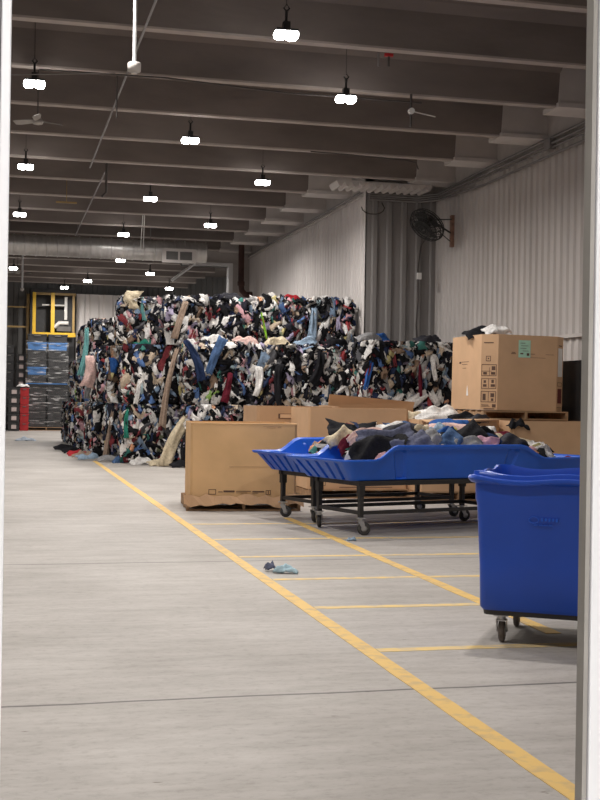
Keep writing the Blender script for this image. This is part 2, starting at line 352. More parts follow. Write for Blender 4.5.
def patches(rng, cen, nor, up, a, b, dep, mu=7, mv=6, cols=None, wr=1.0):
    """crumpled pieces of cloth; all arrays per patch. returns verts, faces, colours"""
    P = len(cen); S = np.linspace(-1, 1, mu)[None, :, None]; T = np.linspace(-1, 1, mv)[None, None, :]
    S = S + rng.normal(0, .07, (P, mu, mv)); T = T + rng.normal(0, .09, (P, mu, mv))
    nor = nor / np.linalg.norm(nor, axis=1, keepdims=True)
    up = up - nor * (up * nor).sum(1, keepdims=True); up = up / np.linalg.norm(up, axis=1, keepdims=True); side = np.cross(up, nor)
    rr = np.clip(np.maximum(abs(S), abs(T)), 0, 1.2)
    pinch = rng.uniform(.35, 1.0, (P, 1, 1)); k = rng.uniform(-.5, .5, (P, 1, 1)); bend = rng.uniform(-.7, .7, (P, 1, 1))
    wT = T * (1 - pinch * .5 * (1 + S * np.sign(k)) * .5) + bend * S * S
    fr = rng.uniform(2.5, 6.5, (P, 1, 1)); ph = rng.uniform(0, 6.3, (P, 1, 1)); sk = rng.uniform(-2, 2, (P, 1, 1))
    hgt = (1 - rr ** 3) * 1.3 - .35 + wr * (.45 * np.sin(fr * T + ph + sk * S) + .2 * np.sin(fr * 1.7 * S + ph * 2)) * (1 - rr ** 4) + rng.normal(0, .08, (P, mu, mv))
    pos = cen[:, None, None, :] + up[:, None, None, :] * (S * a[:, None, None])[..., None] + side[:, None, None, :] * (wT * b[:, None, None])[..., None] + nor[:, None, None, :] * (hgt * dep[:, None, None])[..., None]
    v = pos.reshape(-1, 3); i = np.arange(mu - 1)[:, None] * mv + np.arange(mv - 1)[None, :]
    q = np.stack([i, i + 1, i + mv + 1, i + mv], -1).reshape(-1, 4); f = (q[None] + (np.arange(P) * mu * mv)[:, None, None]).reshape(-1, 4)
    if cols is None: cols = PC[rng.choice(len(PC), P, p=PW)] * rng.uniform(.8, 1.2, (P, 1))
    c = np.repeat(cols, mu * mv, axis=0)
    return v, f, c

def mesh_np(name, vs, fs, cs, m='cloth', parent=None):
    off = 0; F = []
    for v, f in zip(vs, fs): F.append(f + off); off += len(v)
    V = np.concatenate(vs); F = np.concatenate(F); Cc = np.concatenate(cs)
    me = bpy.data.meshes.new(name); me.vertices.add(len(V)); me.vertices.foreach_set('co', V.astype(np.float32).ravel())
    me.loops.add(F.size); me.loops.foreach_set('vertex_index', F.ravel().astype(np.int32))
    me.polygons.add(len(F)); me.polygons.foreach_set('loop_start', np.arange(len(F), dtype=np.int32) * 4)
    me.polygons.foreach_set('use_smooth', np.ones(len(F), dtype=bool)); me.update(calc_edges=True)
    ca = me.attributes.new('Col', 'FLOAT_COLOR', 'POINT'); ca.data.foreach_set('color', np.concatenate([np.clip(Cc, 0, 1), np.ones((len(Cc), 1))], 1).astype(np.float32).ravel())
    me.materials.append(M[m]); o = bpy.data.objects.new(name, me); C.objects.link(o)
    if parent: o.parent = parent
    return o

def core(w, d, h, rng, n=9, shrink=.10):
    """dark lumpy block"""
    vs, fs = [], []; base = 0
    for ax in range(3):
        for sg in (-1, 1):
            g = np.linspace(-1, 1, n); A, B = np.meshgrid(g, g, indexing='ij'); p = np.zeros((n, n, 3)); p[..., ax] = sg; p[..., (ax + 1) % 3] = A; p[..., (ax + 2) % 3] = B
            l4 = (np.abs(p) ** 8).sum(-1, keepdims=True) ** (1 / 8.0); p = p / l4
            p = p * np.array([w / 2 - shrink, d / 2 - shrink, h / 2 - shrink]); p[..., 2] += h / 2
            vs.append(p.reshape(-1, 3)); i = np.arange(n - 1)[:, None] * n + np.arange(n - 1)[None, :]
            q = np.stack([i, i + n, i + n + 1, i + 1], -1).reshape(-1, 4) if sg > 0 else np.stack([i, i + 1, i + n + 1, i + n], -1).reshape(-1, 4)
            fs.append(q + base); base += n * n
    v = np.concatenate(vs); f = np.concatenate(fs); return v, f, np.tile(np.array([[.02, .02, .022]]), (len(v), 1))  # near-black core: shade between the garments put into its colour

nb = [0]
def bale(x0, yf, z0, w, d, h, label, rz=0.0, density=1.0, bulge=False, group='bales of used clothing stacked against the wall'):
    nb[0] += 1; rng = np.random.default_rng(100 + nb[0])
    vs, fs, cs = [], [], []; v, f, c = core(w, d, h, rng); vs.append(v); fs.append(f); cs.append(c)
    tint = rng.uniform(.85, 1.1)
    for (n, u1, u2, L1, L2, o) in [((0, -1, 0), (1, 0, 0), (0, 0, 1), w, h, (0, -d / 2, h / 2)), ((-1, 0, 0), (0, 1, 0), (0, 0, 1), d, h, (-w / 2, 0, h / 2)), ((1, 0, 0), (0, 1, 0), (0, 0, 1), d, h, (w / 2, 0, h / 2)), ((0, 0, 1), (1, 0, 0), (0, 1, 0), w, d, (0, 0, h)), ((0, 1, 0), (1, 0, 0), (0, 0, 1), w, h, (0, d / 2, h / 2))]:
        n, u1, u2, o = map(np.array, (n, u1, u2, o)); back = n[1] == 1; top = n[2] == 1
        P = int((30 if back else 190) * density * L1 * L2 / 1.7); s = rng.uniform(-.5, .5, (P, 1)) * (L1 - .1); t = rng.uniform(-.5, .5, (P, 1)) * (L2 - .08)
        cen = o + u1 * s + u2 * t
        nor = n + rng.normal(0, .28, (P, 3)); up = (u2 if not top else rng.normal(0, 1, (P, 3))) + rng.normal(0, .6, (P, 3))
        a = np.clip(rng.lognormal(math.log(.125), .45, P), .05, .36); b = np.clip(a * rng.uniform(.25, .6, P), .03, .12)
        dep = rng.uniform(.03, .085, P); cen = cen - n * rng.uniform(.05, .12, (P, 1)); nor[:, 2] += .12
        if not top: # keep cloth above the floor line
            cen[:, 2] = np.clip(cen[:, 2], .10, h)
        v, f, c = patches(rng, cen, nor, up, a, b, dep); lim = np.array([w / 2 + .045, d / 2 + .06]); v[:, :2] = np.clip(v[:, :2], -lim, lim) * (1 - .03 * rng.random((len(v), 1))); v[:, 2] = np.clip(v[:, 2], .012 if z0 < .1 else .002, h + (.10 if bulge else .02) * rng.random(len(v))); vs.append(v); fs.append(f); cs.append(c * tint)
    # cloth sagging: the faces bulge a little and unevenly
    for k, v in enumerate(vs):
        q = v[:, 2] / h; amp = np.sin(PI * np.clip(q, 0, 1)) * .05 + .03 * np.sin(v[:, 0] * 5 + nb[0]) * np.sin(v[:, 2] * 4 + nb[0] * 2)
        v[:, 0] += np.sign(v[:, 0]) * amp * (np.abs(v[:, 0]) / (w / 2)) ** 2 * .5; v[:, 1] += np.sign(v[:, 1]) * amp * (np.abs(v[:, 1]) / (d / 2)) ** 2
    o = mesh_np('clothing_bale', vs, fs, cs); o.location = (x0 + w / 2, yf + d / 2, z0); o.rotation_euler = (0, 0, rz)
    return tag(o, label, 'bale', group)

tn = {0: 'floor-level', 1: 'second-tier', 2: 'top-tier'}
on = ['first', 'second', 'third', 'fourth', 'fifth']
for i, x in enumerate((3.95, 5.25, 6.55)):
    for t in (0, 1):
        bale(x, 26.5 + .04 * (i % 2) + .15 * t, 1.36 * t, 1.27, 1.28, 1.36, '%s clothing bale, %s from the left in the nearest row' % (tn[t], on[i]), R.uniform(-.04, .04), bulge=t == 1)
for i, x in enumerate((2.72, 4.1, 5.4, 6.70)):
    for t in (0, 1):
        bale(x, 28.0, 1.36 * t, 1.3, 1.25, 1.35, '%s clothing bale, %s from the left in the second row back' % (tn[t], on[i]), R.uniform(-.03, .03))
topl = ['with a pale yellow cloth and a teal scarf on its corner', 'dark, with a long tan garment hanging down its front', 'mostly black with dark red and pale blue pieces',
        'with white cloth heaped along its top and a lime strip', 'at the right end, with a striped pale blue shirt']
for i, (x, w) in enumerate(((2.62, 1.0), (3.66, .98), (4.68, 1.08), (5.8, 1.12), (6.96, 1.1))):
    bale(x, 27.75 + (.35 if i == 0 else .15 if i == 1 else 0), 2.71, w, 1.2, 1.1 + R.uniform(-.06, .06), 'top-tier bale of clothes ' + topl[i], R.uniform(-.05, .05), 1.1, True)
for i, x in enumerate((2.5, 3.85)):
    for t in (0, 1):
        bale(x, 29.35, 1.36 * t, 1.3, 1.25, 1.35, '%s clothing bale, %s one in the third row back' % (tn[t], ('outer' if i == 0 else 'inner')), .03)
for i, y in enumerate((30.7, 32.1, 33.5)):
    for t in (0, 1):
        bale(2.3 + .12 * t, y, 1.36 * t, 1.3, 1.3, 1.36, '%s clothing bale in the two-high left flank, %s from the front' % (tn[t], on[i]), R.uniform(-.05, .05), .8, t == 1)
for i, y in enumerate((34.9, 36.3, 37.7, 39.1, 40.5)):
    for t in (0, 1, 2):
        bale(2.12 - .02 * i + .22 * t, y, 1.32 * t, 1.3, 1.3, 1.32 if t < 2 else 1.05 + .05 * (i % 2), '%s clothing bale in the three-high far left flank, %s from the front' % (tn[t], on[i]), R.uniform(-.05, .05), .7, t == 2)
for t in (0, 1, 2):
    bale(3.80, 34.9, 1.32 * t, 1.3, 1.3, 1.32, '%s clothing bale in the inner column of the far left flank' % tn[t], 0, .6)
for i, (x, w) in enumerate(((7.55, 1.12), (8.76, 0.98))):
    for t in (0, 1):
        bale(x, 25.2, 1.4 * t, w, 1.25, 1.4, '%s clothing bale %s' % (tn[t], ('in the corner, left of the dark gap' if i == 0 else 'in the corner, right of the dark gap')), R.uniform(-.03, .03), group='bales of used clothing in the wall corner')

# ------------------------------------------------------------------ single garments
gseed = [0]
def garment(name, label, pos, sx, sy, col, h=.09, nor=(0, 0, 1), up=(1, 0, 0), cat='clothes', group=None, parent=None, wr=1.0, mu=16, mv=12, floor=None):
    gseed[0] += 1; rng = np.random.default_rng(9000 + gseed[0])
    v, f, c = patches(rng, np.zeros((1, 3)), np.array([nor], float), np.array([up], float), np.array([sx]), np.array([sy]), np.array([h]), mu, mv, np.array([col]), wr)
    # soften the random jitter on this finer grid
    g = v.reshape(mu, mv, 3)
    for _ in range(2):
        p = np.pad(g, ((1, 1), (1, 1), (0, 0)), 'edge'); g = (p[1:-1, 1:-1] * 2 + p[:-2, 1:-1] + p[2:, 1:-1] + p[1:-1, :-2] + p[1:-1, 2:]) / 6
    nv = np.array(nor, float); nv /= np.linalg.norm(nv)
    rr = np.linspace(-1, 1, mv)[None, :, None] * np.ones((mu, 1, 1)); ss = np.linspace(-1, 1, mu)[:, None, None]
    ph = rng.uniform(0, 6, 4); k1 = rng.uniform([3, 1, 3, -4, -11, -9], [8, 5, 7, 4, 11, 9]); g = g + nv * h * wr * ((.4 * np.sin(k1[0] * rr + k1[1] * ss + ph[0]) + .3 * np.sin(k1[2] * ss - k1[3] * rr + ph[1]) + .16 * np.sin(k1[4] * rr + k1[5] * ss + ph[2])) * (1 - .85 * np.maximum(abs(rr), abs(ss)) ** 3))
    v = g.reshape(-1, 3)
    if floor is not None: v[:, 2] = np.maximum(v[:, 2], floor - pos[2])
    # give it a real back side
    v2 = v - nv * .012; n0 = len(v); f2 = f[:, ::-1] + n0
    bd = [(i, 0) for i in range(mu)] + [(mu - 1, j) for j in range(1, mv)] + [(i, mv - 1) for i in range(mu - 2, -1, -1)] + [(0, j) for j in range(mv - 2, 0, -1)]
    ids = [i * mv + j for i, j in bd]; sf = np.array([(ids[k], ids[(k + 1) % len(ids)], ids[(k + 1) % len(ids)] + n0, ids[k] + n0) for k in range(len(ids))])
    o = mesh_np(name, [np.concatenate([v, v2])], [np.concatenate([f, f2, sf])], [np.concatenate([c, c])], parent=parent); o.location = pos
    if label: tag(o, label, cat if not parent else None, group)
    return o

K = dict(black=(.013, .013, .016), charcoal=(.05, .05, .06), navy=(.02, .035, .09), slate=(.13, .14, .21), grey=(.30, .30, .31), white=(.78, .76, .74), cream=(.62, .53, .38), tan=(.36, .27, .21), pink=(.62, .36, .46),
         lilac=(.45, .36, .55), denim=(.07, .13, .26), blue=(.03, .11, .36), sky=(.32, .43, .56), maroon=(.14, .015, .03), red=(.45, .03, .04), teal=(.16, .38, .38), green=(.03, .22, .16), yellow=(.70, .62, .12), lime=(.40, .75, .08), blush=(.72, .50, .46), brown=(.16, .09, .06))
drg = 'long garments hanging down the front of the bales'
def drape(label, x, y, z, ln, wd, col, lean=0.0, h=.06, name='hanging_garment'):
    garment(name, label, (x, y + .09, z), ln, wd * .72, K[col], h, (-.1, -1, .15), (lean, 0, 1), group=drg, floor=.02)
drape('long tan garment hanging diagonally over the dark top-tier bale', 3.93, 27.62, 3.28, .48, .12, 'tan', .3)
drape('pale yellow cloth folded over the top left corner of the front bales', 2.85, 28.0, 3.72, .22, .30, 'cream', 0)
drape('teal scarf hanging from the top left bale', 3.12, 27.98, 3.52, .28, .07, 'teal', -.1)
drape('striped pale blue shirt hanging on the right-hand top bale', 7.05, 27.62, 3.3, .42, .16, 'sky', .1)
drape('lime green strip on the top tier below the white heap', 5.88, 27.6, 3.2, .33, .035, 'lime', -.2)
drape('long dark blue jeans slung over the second tier behind the left box', 4.15, 26.45, 2.35, .5, .16, 'navy', -.4)
drape('faded denim jeans spread over the upper edge of the second tier', 4.55, 26.42, 2.45, .45, .17, 'denim', .4)
drape('tall beige drape running down two tiers of the front corner', 3.62, 27.2, 1.75, .95, .12, 'tan', .18)
drape('long cream sheet trailing from the bale to the floor beside the left box', 3.72, 26.62, .62, .72, .22, 'cream', .5, .09)
drape('black coat hanging next to the cream sheet', 3.98, 26.45, .45, .42, .25, 'black', .2, .08)
drape('teal towel hanging on the far left edge of the stack', 2.3, 34.72, 2.75, .7, .13, 'teal', .12)
drape('grey rag below the teal towel at the left edge', 2.3, 33.3, 1.9, .5, .14, 'grey', .1)
drape('pink and white blouse on the left flank', 2.26, 31.9, 2.15, .42, .26, 'blush', .1)
drape('bright blue bundle on the left flank of the stack', 2.62, 29.2, 2.25, .2, .2, 'blue', 0, .1)
drape('emerald green trousers hanging low on the left flank', 2.78, 27.9, .95, .4, .09, 'green', .05)
drape('grey long trousers hanging down the left corner', 2.52, 29.2, .7, .62, .09, 'tan', .15)
drape('white bedsheet hanging in the middle of the left corner', 3.05, 27.9, 1.7, .38, .12, 'white', .2)
drape('white shirt hanging in the front row', 5.55, 26.45, 1.9, .35, .15, 'white', .1)
drape('dark red top pressed on the front row', 4.85, 26.45, 1.75, .35, .13, 'maroon', .2)
drape('black trousers hanging in the middle of the front row', 5.95, 26.42, 1.8, .5, .14, 'black', 0)
drape('royal blue shirt hanging near the right of the front row', 7.65, 25.08, 2.1, .38, .10, 'blue', .25)
drape('maroon garment hanging beside the dark gap', 8.8, 25.05, 2.0, .4, .07, 'maroon', 0)
drape('white towel on the corner bale', 9.1, 25.05, 2.25, .3, .10, 'white', -.1)
drape('black trousers in the nearest row hanging over the ledge', 6.9, 26.4, 2.2, .4, .16, 'black', .3)
# cloth lying along the ledges
for i, (x, y, z, c, t) in enumerate([(4.6, 26.9, 2.78, 'white', 'white cloth'), (5.3, 26.85, 2.78, 'blush', 'blush pink cloth'), (6.0, 26.85, 2.8, 'cream', 'cream cloth'), (6.7, 26.9, 2.8, 'sky', 'pale blue cloth'), (7.4, 26.9, 2.8, 'black', 'black cloth'), (3.2, 28.2, 2.76, 'green', 'olive green cloth'),
                                 (6.1, 28.1, 3.86, 'white', 'white towel'), (7.4, 28.1, 3.86, 'white', 'white sheet'), (5.1, 28.1, 3.86, 'charcoal', 'charcoal jacket'), (6.55, 28.0, 3.83, 'red', 'red jacket'), (8.0, 25.7, 2.86, 'blue', 'blue jacket'), (7.75, 25.5, 2.86, 'grey', 'grey jacket'), (9.2, 25.7, 2.86, 'charcoal', 'charcoal jumper')]):
    garment('loose_garment', t + (' lying along the top of the stack, above the top tier' if z > 3.5 else ' lying on the ledge above the second tier') + (' by the wall corner' if y < 26 else ''), (x, y, z), .30, .15, K[c], .09, (0, -.45, 1), (1, .1, 0), group='clothes lying along the ledges of the stack')
# spill at the foot of the stack
for i, (x, y, c, l) in enumerate([(2.75, 28.3, 'denim', 'blue jeans crumpled on the floor at the foot of the stack'), (2.45, 28.7, 'grey', 'grey rag on the floor left of the jeans'), (3.1, 27.7, 'white', 'white rag on the floor right of the jeans'), (3.45, 27.0, 'cream', 'cream cloth on the floor below the hanging sheet'),
                                  (2.05, 29.4, 'sky', 'pale blue cloth on the floor at the left corner'), (1.95, 31.6, 'red', 'red cloth on the floor by the left flank'), (1.9, 33.0, 'black', 'black cloth on the floor by the left flank'), (2.0, 30.4, 'tan', 'tan cloth on the floor at the left corner'), (1.75, 34.6, 'black', 'black rag farthest along the left flank'), (3.85, 26.4, 'black', 'black cloth on the floor beside the left cardboard box')]):
    garment('fallen_garment', l, (x, y, .07), .28, .17, K[c], .07, (0, -.2, 1), (1, .2, 0), group='clothes spilled on the floor at the foot of the stack', floor=.004)

# ------------------------------------------------------------------ pallets and cardboard
def pallet(x, y, z, w, d, rz, label, h=.145):
    t = thing('wooden_pallet', label, 'pallet', (x, y, z), rz)
    n = 7
    mb = MB()
    for i in range(n):
        yy = -d / 2 + .05 + i * (d - .1) / (n - 1); mb.box((0, yy, h - .011), (w, .092, .022))
    mb.build('deck_boards', 'wood', t)
    for xx in (-w / 2 + .02, 0, w / 2 - .02): MB().box((xx, 0, h / 2), (.04, d, h - .044)).build('stringer', 'wood', t)
    mb = MB()
    for i in (0, 3, 6):
        yy = -d / 2 + .05 + i * (d - .1) / (n - 1); mb.box((0, yy, .011), (w, .092, .022))
    mb.build('base_boards', 'wood', t); return t

def octa(w, d, c, z, o=0.0):
    a, b = w / 2 - o, d / 2 - o; c = max(c - o * .6, .01)
    return [(-a + c, -b, z), (a - c, -b, z), (a, -b + c, z), (a, b - c, z), (a - c, b, z), (-a + c, b, z), (-a, b - c, z), (-a, -b + c, z)]
def carton(x, y, z, w, d, h, c, rz, label, m='card', fill=None):
    t = thing('cardboard_box', label, 'cardboard box', (x, y, z), rz)
    mb = MB(); mb.rings([octa(w, d, c, .012, .012), octa(w, d, c, 0), octa(w, d, c, h), octa(w, d, c, h, .014), octa(w, d, c, .03, .014)], smooth=False)
    mb.build('box_wall', m, t); return t
def print_on(t, parts, name, m, y=None, nx=0, label=None):
    """small flat marks; parts = (x0,x1,z0,z1) on the face y"""
    mb = MB()
    for (a, b, c, d) in parts: mb.bx(a, b, y - .003, y + .001, c, d)
    o = mb.build(name, m, t)
    if label: o['label'] = label
    return o
def rect(x0, x1, z0, z1, k=.008): return [(x0, x1, z0, z0 + k), (x0, x1, z1 - k, z1), (x0, x0 + k, z0, z1), (x1 - k, x1, z0, z1)]

# box 1: worn box at the left, on its pallet
pallet(3.25, 16.8, 0, 1.54, 1.25, -.085, 'wooden pallet under the worn box left of the tubs', .15)
t = carton(3.24, 16.76, .15, 1.43, 1.15, 1.03, .03, -.085, 'large worn tan cardboard box on a pallet left of the blue tubs', 'card_warm')
D1 = -.575
print_on(t, rect(-.47, -.37, .07, .14) + [(-.34, -.28, .1, .11), (-.27, -.12, .1, .125), (-.1, .1, .11, .118), (-.1, .05, .09, .096), (.12, .28, .1, .118), (.12, .2, .085, .09)] + rect(.3, .37, .07, .13) + [(.33, .34, .08, .12)], 'printed_marks', 'ink', D1)
print_on(t, [(-.2, .7, .44, .445), (.3, .42, .965, .972), (.45, .5, .968, .978), (.25, .5, .985, .99)], 'crease_marks', 'card_dark', D1)
mb = MB(); mb.add([(-.715, -.575, 1.03), (.715, -.575, 1.03), (.715, -.54, .97), (-.71, -.53, .985), (-.715, -.581, 1.02), (.715, -.581, 1.02), (.715, -.546, .955), (-.71, -.536, .97)], [(0, 1, 2, 3), (4, 7, 6, 5), (0, 4, 5, 1), (1, 5, 6, 2), (2, 6, 7, 3), (3, 7, 4, 0)]).build('flap', 'card_warm', t)
# crushed skirt of cardboard at its base
r = random.Random(3); mb = MB(); xs = [-.80 + i * .1 for i in range(17)]; up = [(x, -.625 - r.uniform(0, .02), .06 + r.uniform(-.03, .03)) for x in xs]; lo = [(x + r.uniform(-.02, .02), -.68 - r.uniform(0, .04), -.06 + r.uniform(-.05, .03)) for x in xs]
V = up + lo + [(p[0], p[1] + .02, p[2]) for p in up + lo]; n = len(xs); fs = []
for i in range(n - 1): fs += [(i, i + 1, n + i + 1, n + i), (2 * n + i, 3 * n + i, 3 * n + i + 1, 2 * n + i + 1), (i, 2 * n + i, 2 * n + i + 1, i + 1), (n + i, n + i + 1, 3 * n + i + 1, 3 * n + i)]
fs += [(0, n, 3 * n, 2 * n), (n - 1, 3 * n - 1, 4 * n - 1, 2 * n - 1)]
mb.add(V, fs).build('crushed_skirt', 'card_dark', t)
# box 2: darker box with a hand hole, behind
pallet(4.67, 20.05, 0, 1.3, 1.2, 0, 'wooden pallet under the darker box with a hand hole')
t = carton(4.67, 20.05, .145, 1.26, 1.2, 1.25, .05, 0, 'darker brown cardboard box with a hand hole, between two lighter boxes', 'card_dark')
MB().bx(-.28, -.04, -.607, -.597, 1.05, 1.13).build('hand_hole', 'ink', t); print_on(t, [(-.25, -.07, 1.06, 1.12)], 'hole_flap', 'card', -.606)
# box 3: plain box behind the tub
pallet(5.4, 18.75, 0, 1.62, 1.25, 0, 'wooden pallet under the plain light box behind the tubs')
t = carton(5.38, 18.5 + .28, .145, 1.6, 1.2, 1.24, .03, 0, 'plain light brown cardboard box directly behind the near tub', 'card')
print_on(t, [(-.3, .55, .02, .03)] + rect(-.6, -.52, .05, .12), 'printed_marks', 'ink', -.6)
t5 = carton(6.1, 20.25, .145, 1.35, 1.1, 1.27, .03, .05, 'cardboard box with an upright flap behind the plain box', 'card'); pallet(6.1, 20.25, 0, 1.4, 1.15, .05, 'wooden pallet under the box with the upright flap')
mb = MB(); mb.add([(-.85, -.56, 1.27), (.62, -.56, 1.14), (.67, -.60, 1.35), (-.85, -.63, 1.46), (-.85, -.545, 1.27), (.62, -.545, 1.14), (.67, -.585, 1.35), (-.85, -.615, 1.46)], [(0, 1, 2, 3), (7, 6, 5, 4), (0, 4, 5, 1), (1, 5, 6, 2), (2, 6, 7, 3), (3, 7, 4, 0)]).build('raised_flap', 'card', t5)
# row of lower boxes behind the tubs, to the right
t = carton(6.83, 18.2, .145, 1.28, 1.2, 1.09, .04, -.03, 'low open cardboard box heaped with black and white clothes behind the tub', 'card'); pallet(6.83, 18.2, 0, 1.32, 1.22, -.03, 'wooden pallet under the low box heaped with clothes')
mb = MB(); mb.add([(-.62, -.6, 1.09), (.6, -.6, 1.09), (.55, -.85, 1.12), (-.6, -.83, 1.06), (-.62, -.6, 1.075), (.6, -.6, 1.075), (.55, -.85, 1.105), (-.6, -.83, 1.045)], [(0, 1, 2, 3), (7, 6, 5, 4), (0, 4, 5, 1), (1, 5, 6, 2), (2, 6, 7, 3), (3, 7, 4, 0)]).build('folded_flap', 'card', t)
MB().bx(-.55, -.5, -.607, -.597, .95, 1.0).build('hand_hole', 'ink', t)
t = carton(8.15, 17.9, .145, 1.28, 1.2, 1.09, .04, .02, 'low cardboard box supporting the pallet of the printed box', 'card'); pallet(8.15, 17.9, 0, 1.32, 1.22, .02, 'wooden pallet under the box that carries the printed box')
t = carton(9.0, 19.55, .145, .95, 1.2, 1.15, .04, .0, 'cardboard box at the far right behind the stack of clothes', 'card_dark'); pallet(9.0, 19.55, 0, 1.0, 1.22, 0, 'wooden pallet at the far right by the wall')
t = carton(7.9, 19.5, .145, 1.15, 1.2, 1.09, .04, .0, 'cardboard box behind the box that carries the printed box', 'card'); pallet(7.9, 19.5, 0, 1.15, 1.22, 0, 'wooden pallet behind the one carrying the printed box')
# pallet on top and the tall printed octagonal box
pallet(7.98, 18.62, 1.24, 1.42, 1.66, 0, 'wooden pallet lying on the low boxes under the printed box', .14)
W, D, H, c = 1.39, 1.66, 1.18, .2
t = carton(7.985, 18.63, 1.385, W, D, H, c, 0.0, 'big octagonal printed cardboard box with a green sheet, on top of the low boxes', 'card')
t.rotation_euler = (.0, .012, .0)
print_on(t, [(-.28, -.2, .88, .89), (-.27, -.21, .90, .91), (-.09, .12, .885, .892), (-.15, .3, .83, .835), (.3, .44, .885, .89)], 'printed_lines', 'ink', -D / 2)
print_on(t, [(-.16, .04, .83, 1.10)], 'green_sheet', 'green_paper', -D / 2 - .003, label='pale green paper sheet')
print_on(t, [(-.13, -.05, 1.05, 1.057), (-.12, .0, 1.01, 1.016), (-.13, -.03, .97, .976), (-.09, .01, .93, .936), (-.13, -.08, .88, .9), (-.02, .02, .86, .9)], 'sheet_writing', 'ink', -D / 2 - .006)
# marks on the left chamfer and the right chamfer: local frames
def chamfer_parts(t, side, parts, name, m, off=.003, label=None):
    cx, cyy = (side * (W / 2 - c / 2), -D / 2 + c / 2); ang = side * PI / 4
    mb = MB()
    for (a, b, z0, z1) in parts: mb.bx(a, b, -off, .001, z0, z1)
    mb.xf(Matrix.Translation((cx, cyy, 0)) @ Matrix.Rotation(ang, 4, 'Z')); o = mb.build(name, m, t)
    if label: o['label'] = label
    return o
chamfer_parts(t, -1, [(-.1, .06, 1.04, 1.055)], 'printed_bar', 'ink')
marks = rect(-.06, .02, .76, .84) + [(-.03, -.01, .79, .81)] + rect(-.13, .12, .53, .71) + [(-.13, .04, .60, .606), (.0, .006, .53, .66), (.04, .1, .62, .68), (-.1, -.04, .55, .59), (.03, .1, .55, .59)]
marks += rect(-.13, .12, .33, .49) + [(-.01, -.003, .33, .49), (-.1, -.04, .36, .4), (-.09, -.05, .42, .46), (.03, .1, .36, .4), (.04, .08, .42, .47)] + rect(-.13, .12, .12, .29) + [(-.01, -.003, .12, .29), (-.1, -.05, .15, .25), (.03, .09, .2, .26), (.04, .08, .14, .18)]
marks += [(-.12, -.0, .07, .08), (-.12, .02, .05, .055), (.06, .12, .04, .09), (-.08, .1, .01, .025)]
chamfer_parts(t, -1, marks, 'printed_symbols', 'ink')
chamfer_parts(t, 1, [(-.09, .1, .55, 1.0)], 'white_sheet', 'paper', .004, 'tall white paper sheet')
chamfer_parts(t, 1, [(-.08, .09, .13, .36)], 'dark_sticker', 'red_print', .004, 'dark red square sticker')
chamfer_parts(t, 1, rect(-.1, .1, .40, .46, .006) + [(-.07, .07, 1.03, 1.045), (-.1, .1, .06, .066)], 'printed_lines', 'ink')
# marks on the left side face
mb = MB()
for (a, b, z0, z1) in [(-.12, .2, .76, .768), (-.05, .18, .72, .726), (.0, .15, .66, .665), (.22, .3, .74, .77)]: mb.bx(-W / 2 - .003, -W / 2 + .001, a, b, z0, z1)
mb.build('side_print', 'ink', t)
mb = MB(); mb.prism([(-.12, .22), (-.04, .22), (-.07, .38)], 'x', -W / 2 - .004, -W / 2 + .001).build('torn_spot', 'paper', t)
t2 = garment('clothes_bundle', 'black and white bundle of clothes on top of the printed box', (7.55, 18.45, 2.60), .36, .25, K['black'], .10, (0, -.3, 1), (1, 0, 0))
garment('loose_garment', 'white striped cloth lying over the black bundle on the printed box', (7.68, 18.3, 2.66), .24, .15, K['white'], .07, (0, -.4, 1), (1, .1, 0))
# loose clothes on the low boxes
spots = [(6.5, 17.95, 1.27, .3, .16, 'white', 'white cloth on the low box left of the printed box'), (6.95, 17.9, 1.28, .3, .14, 'black', 'black cloth on the low box in front of the printed box'), (6.75, 18.3, 1.34, .34, .2, 'white', 'white sheet behind the black cloth on the low box'), (7.15, 17.6, 1.25, .2, .1, 'charcoal', 'charcoal cloth hanging over the low box edge'),
         (7.6, 17.29, 1.2, .16, .12, 'black', 'black garment hanging over the front of the carrying box'), (7.1, 22.6, .3, .2, .2, 'black', None), (6.35, 18.4, 1.3, .24, .16, 'cream', 'cream cloth at the left end of the low box'),
         (9.0, 19.4, 1.42, .25, .22, 'charcoal', 'charcoal cloth heap at the far right'), (9.1, 19.3, 1.52, .2, .15, 'grey', 'grey shirt on the far right heap'), (8.8, 19.6, 1.36, .3, .25, 'black', 'black cloth at the far right heap beneath the others')]
for x, y, z, a, b, cc, l in spots:
    if l: garment('loose_garment', l, (x, y, z - .01), a, b, K[cc], .06, (0, -.4, 1), (1, .15, 0), group='loose clothes on the cardboard boxes')
garment('loose_garment', 'white cloth leaning on the floor-level corner bale', (8.55, 25.1, 1.45), .5, .14, K['white'], .08, (-.2, -1, .4), (1, 0, .55))
# dark crate-like bin at the far right
t = thing('dark_bin', 'dark upright bin beside the right wall behind the printed box', 'bin', (9.2, 18.3, 0))
MB().rings([[(-.25, -.4, .0), (.25, -.4, .0), (.25, .4, .0), (-.25, .4, .0)], [(-.28, -.45, 2.2), (.28, -.45, 2.2), (.28, .45, 2.2), (-.28, .45, 2.2)], [(-.25, -.42, 2.2), (.25, -.42, 2.2), (.25, .42, 2.2), (-.25, .42, 2.2)], [(-.22, -.37, .05), (.22, -.37, .05), (.22, .37, .05), (-.22, .37, .05)]], smooth=False).build('bin_body', 'tote_black', t)
MB().bx(-.3, .3, -.47, -.44, 2.14, 2.2).build('rim', 'tote_black', t)

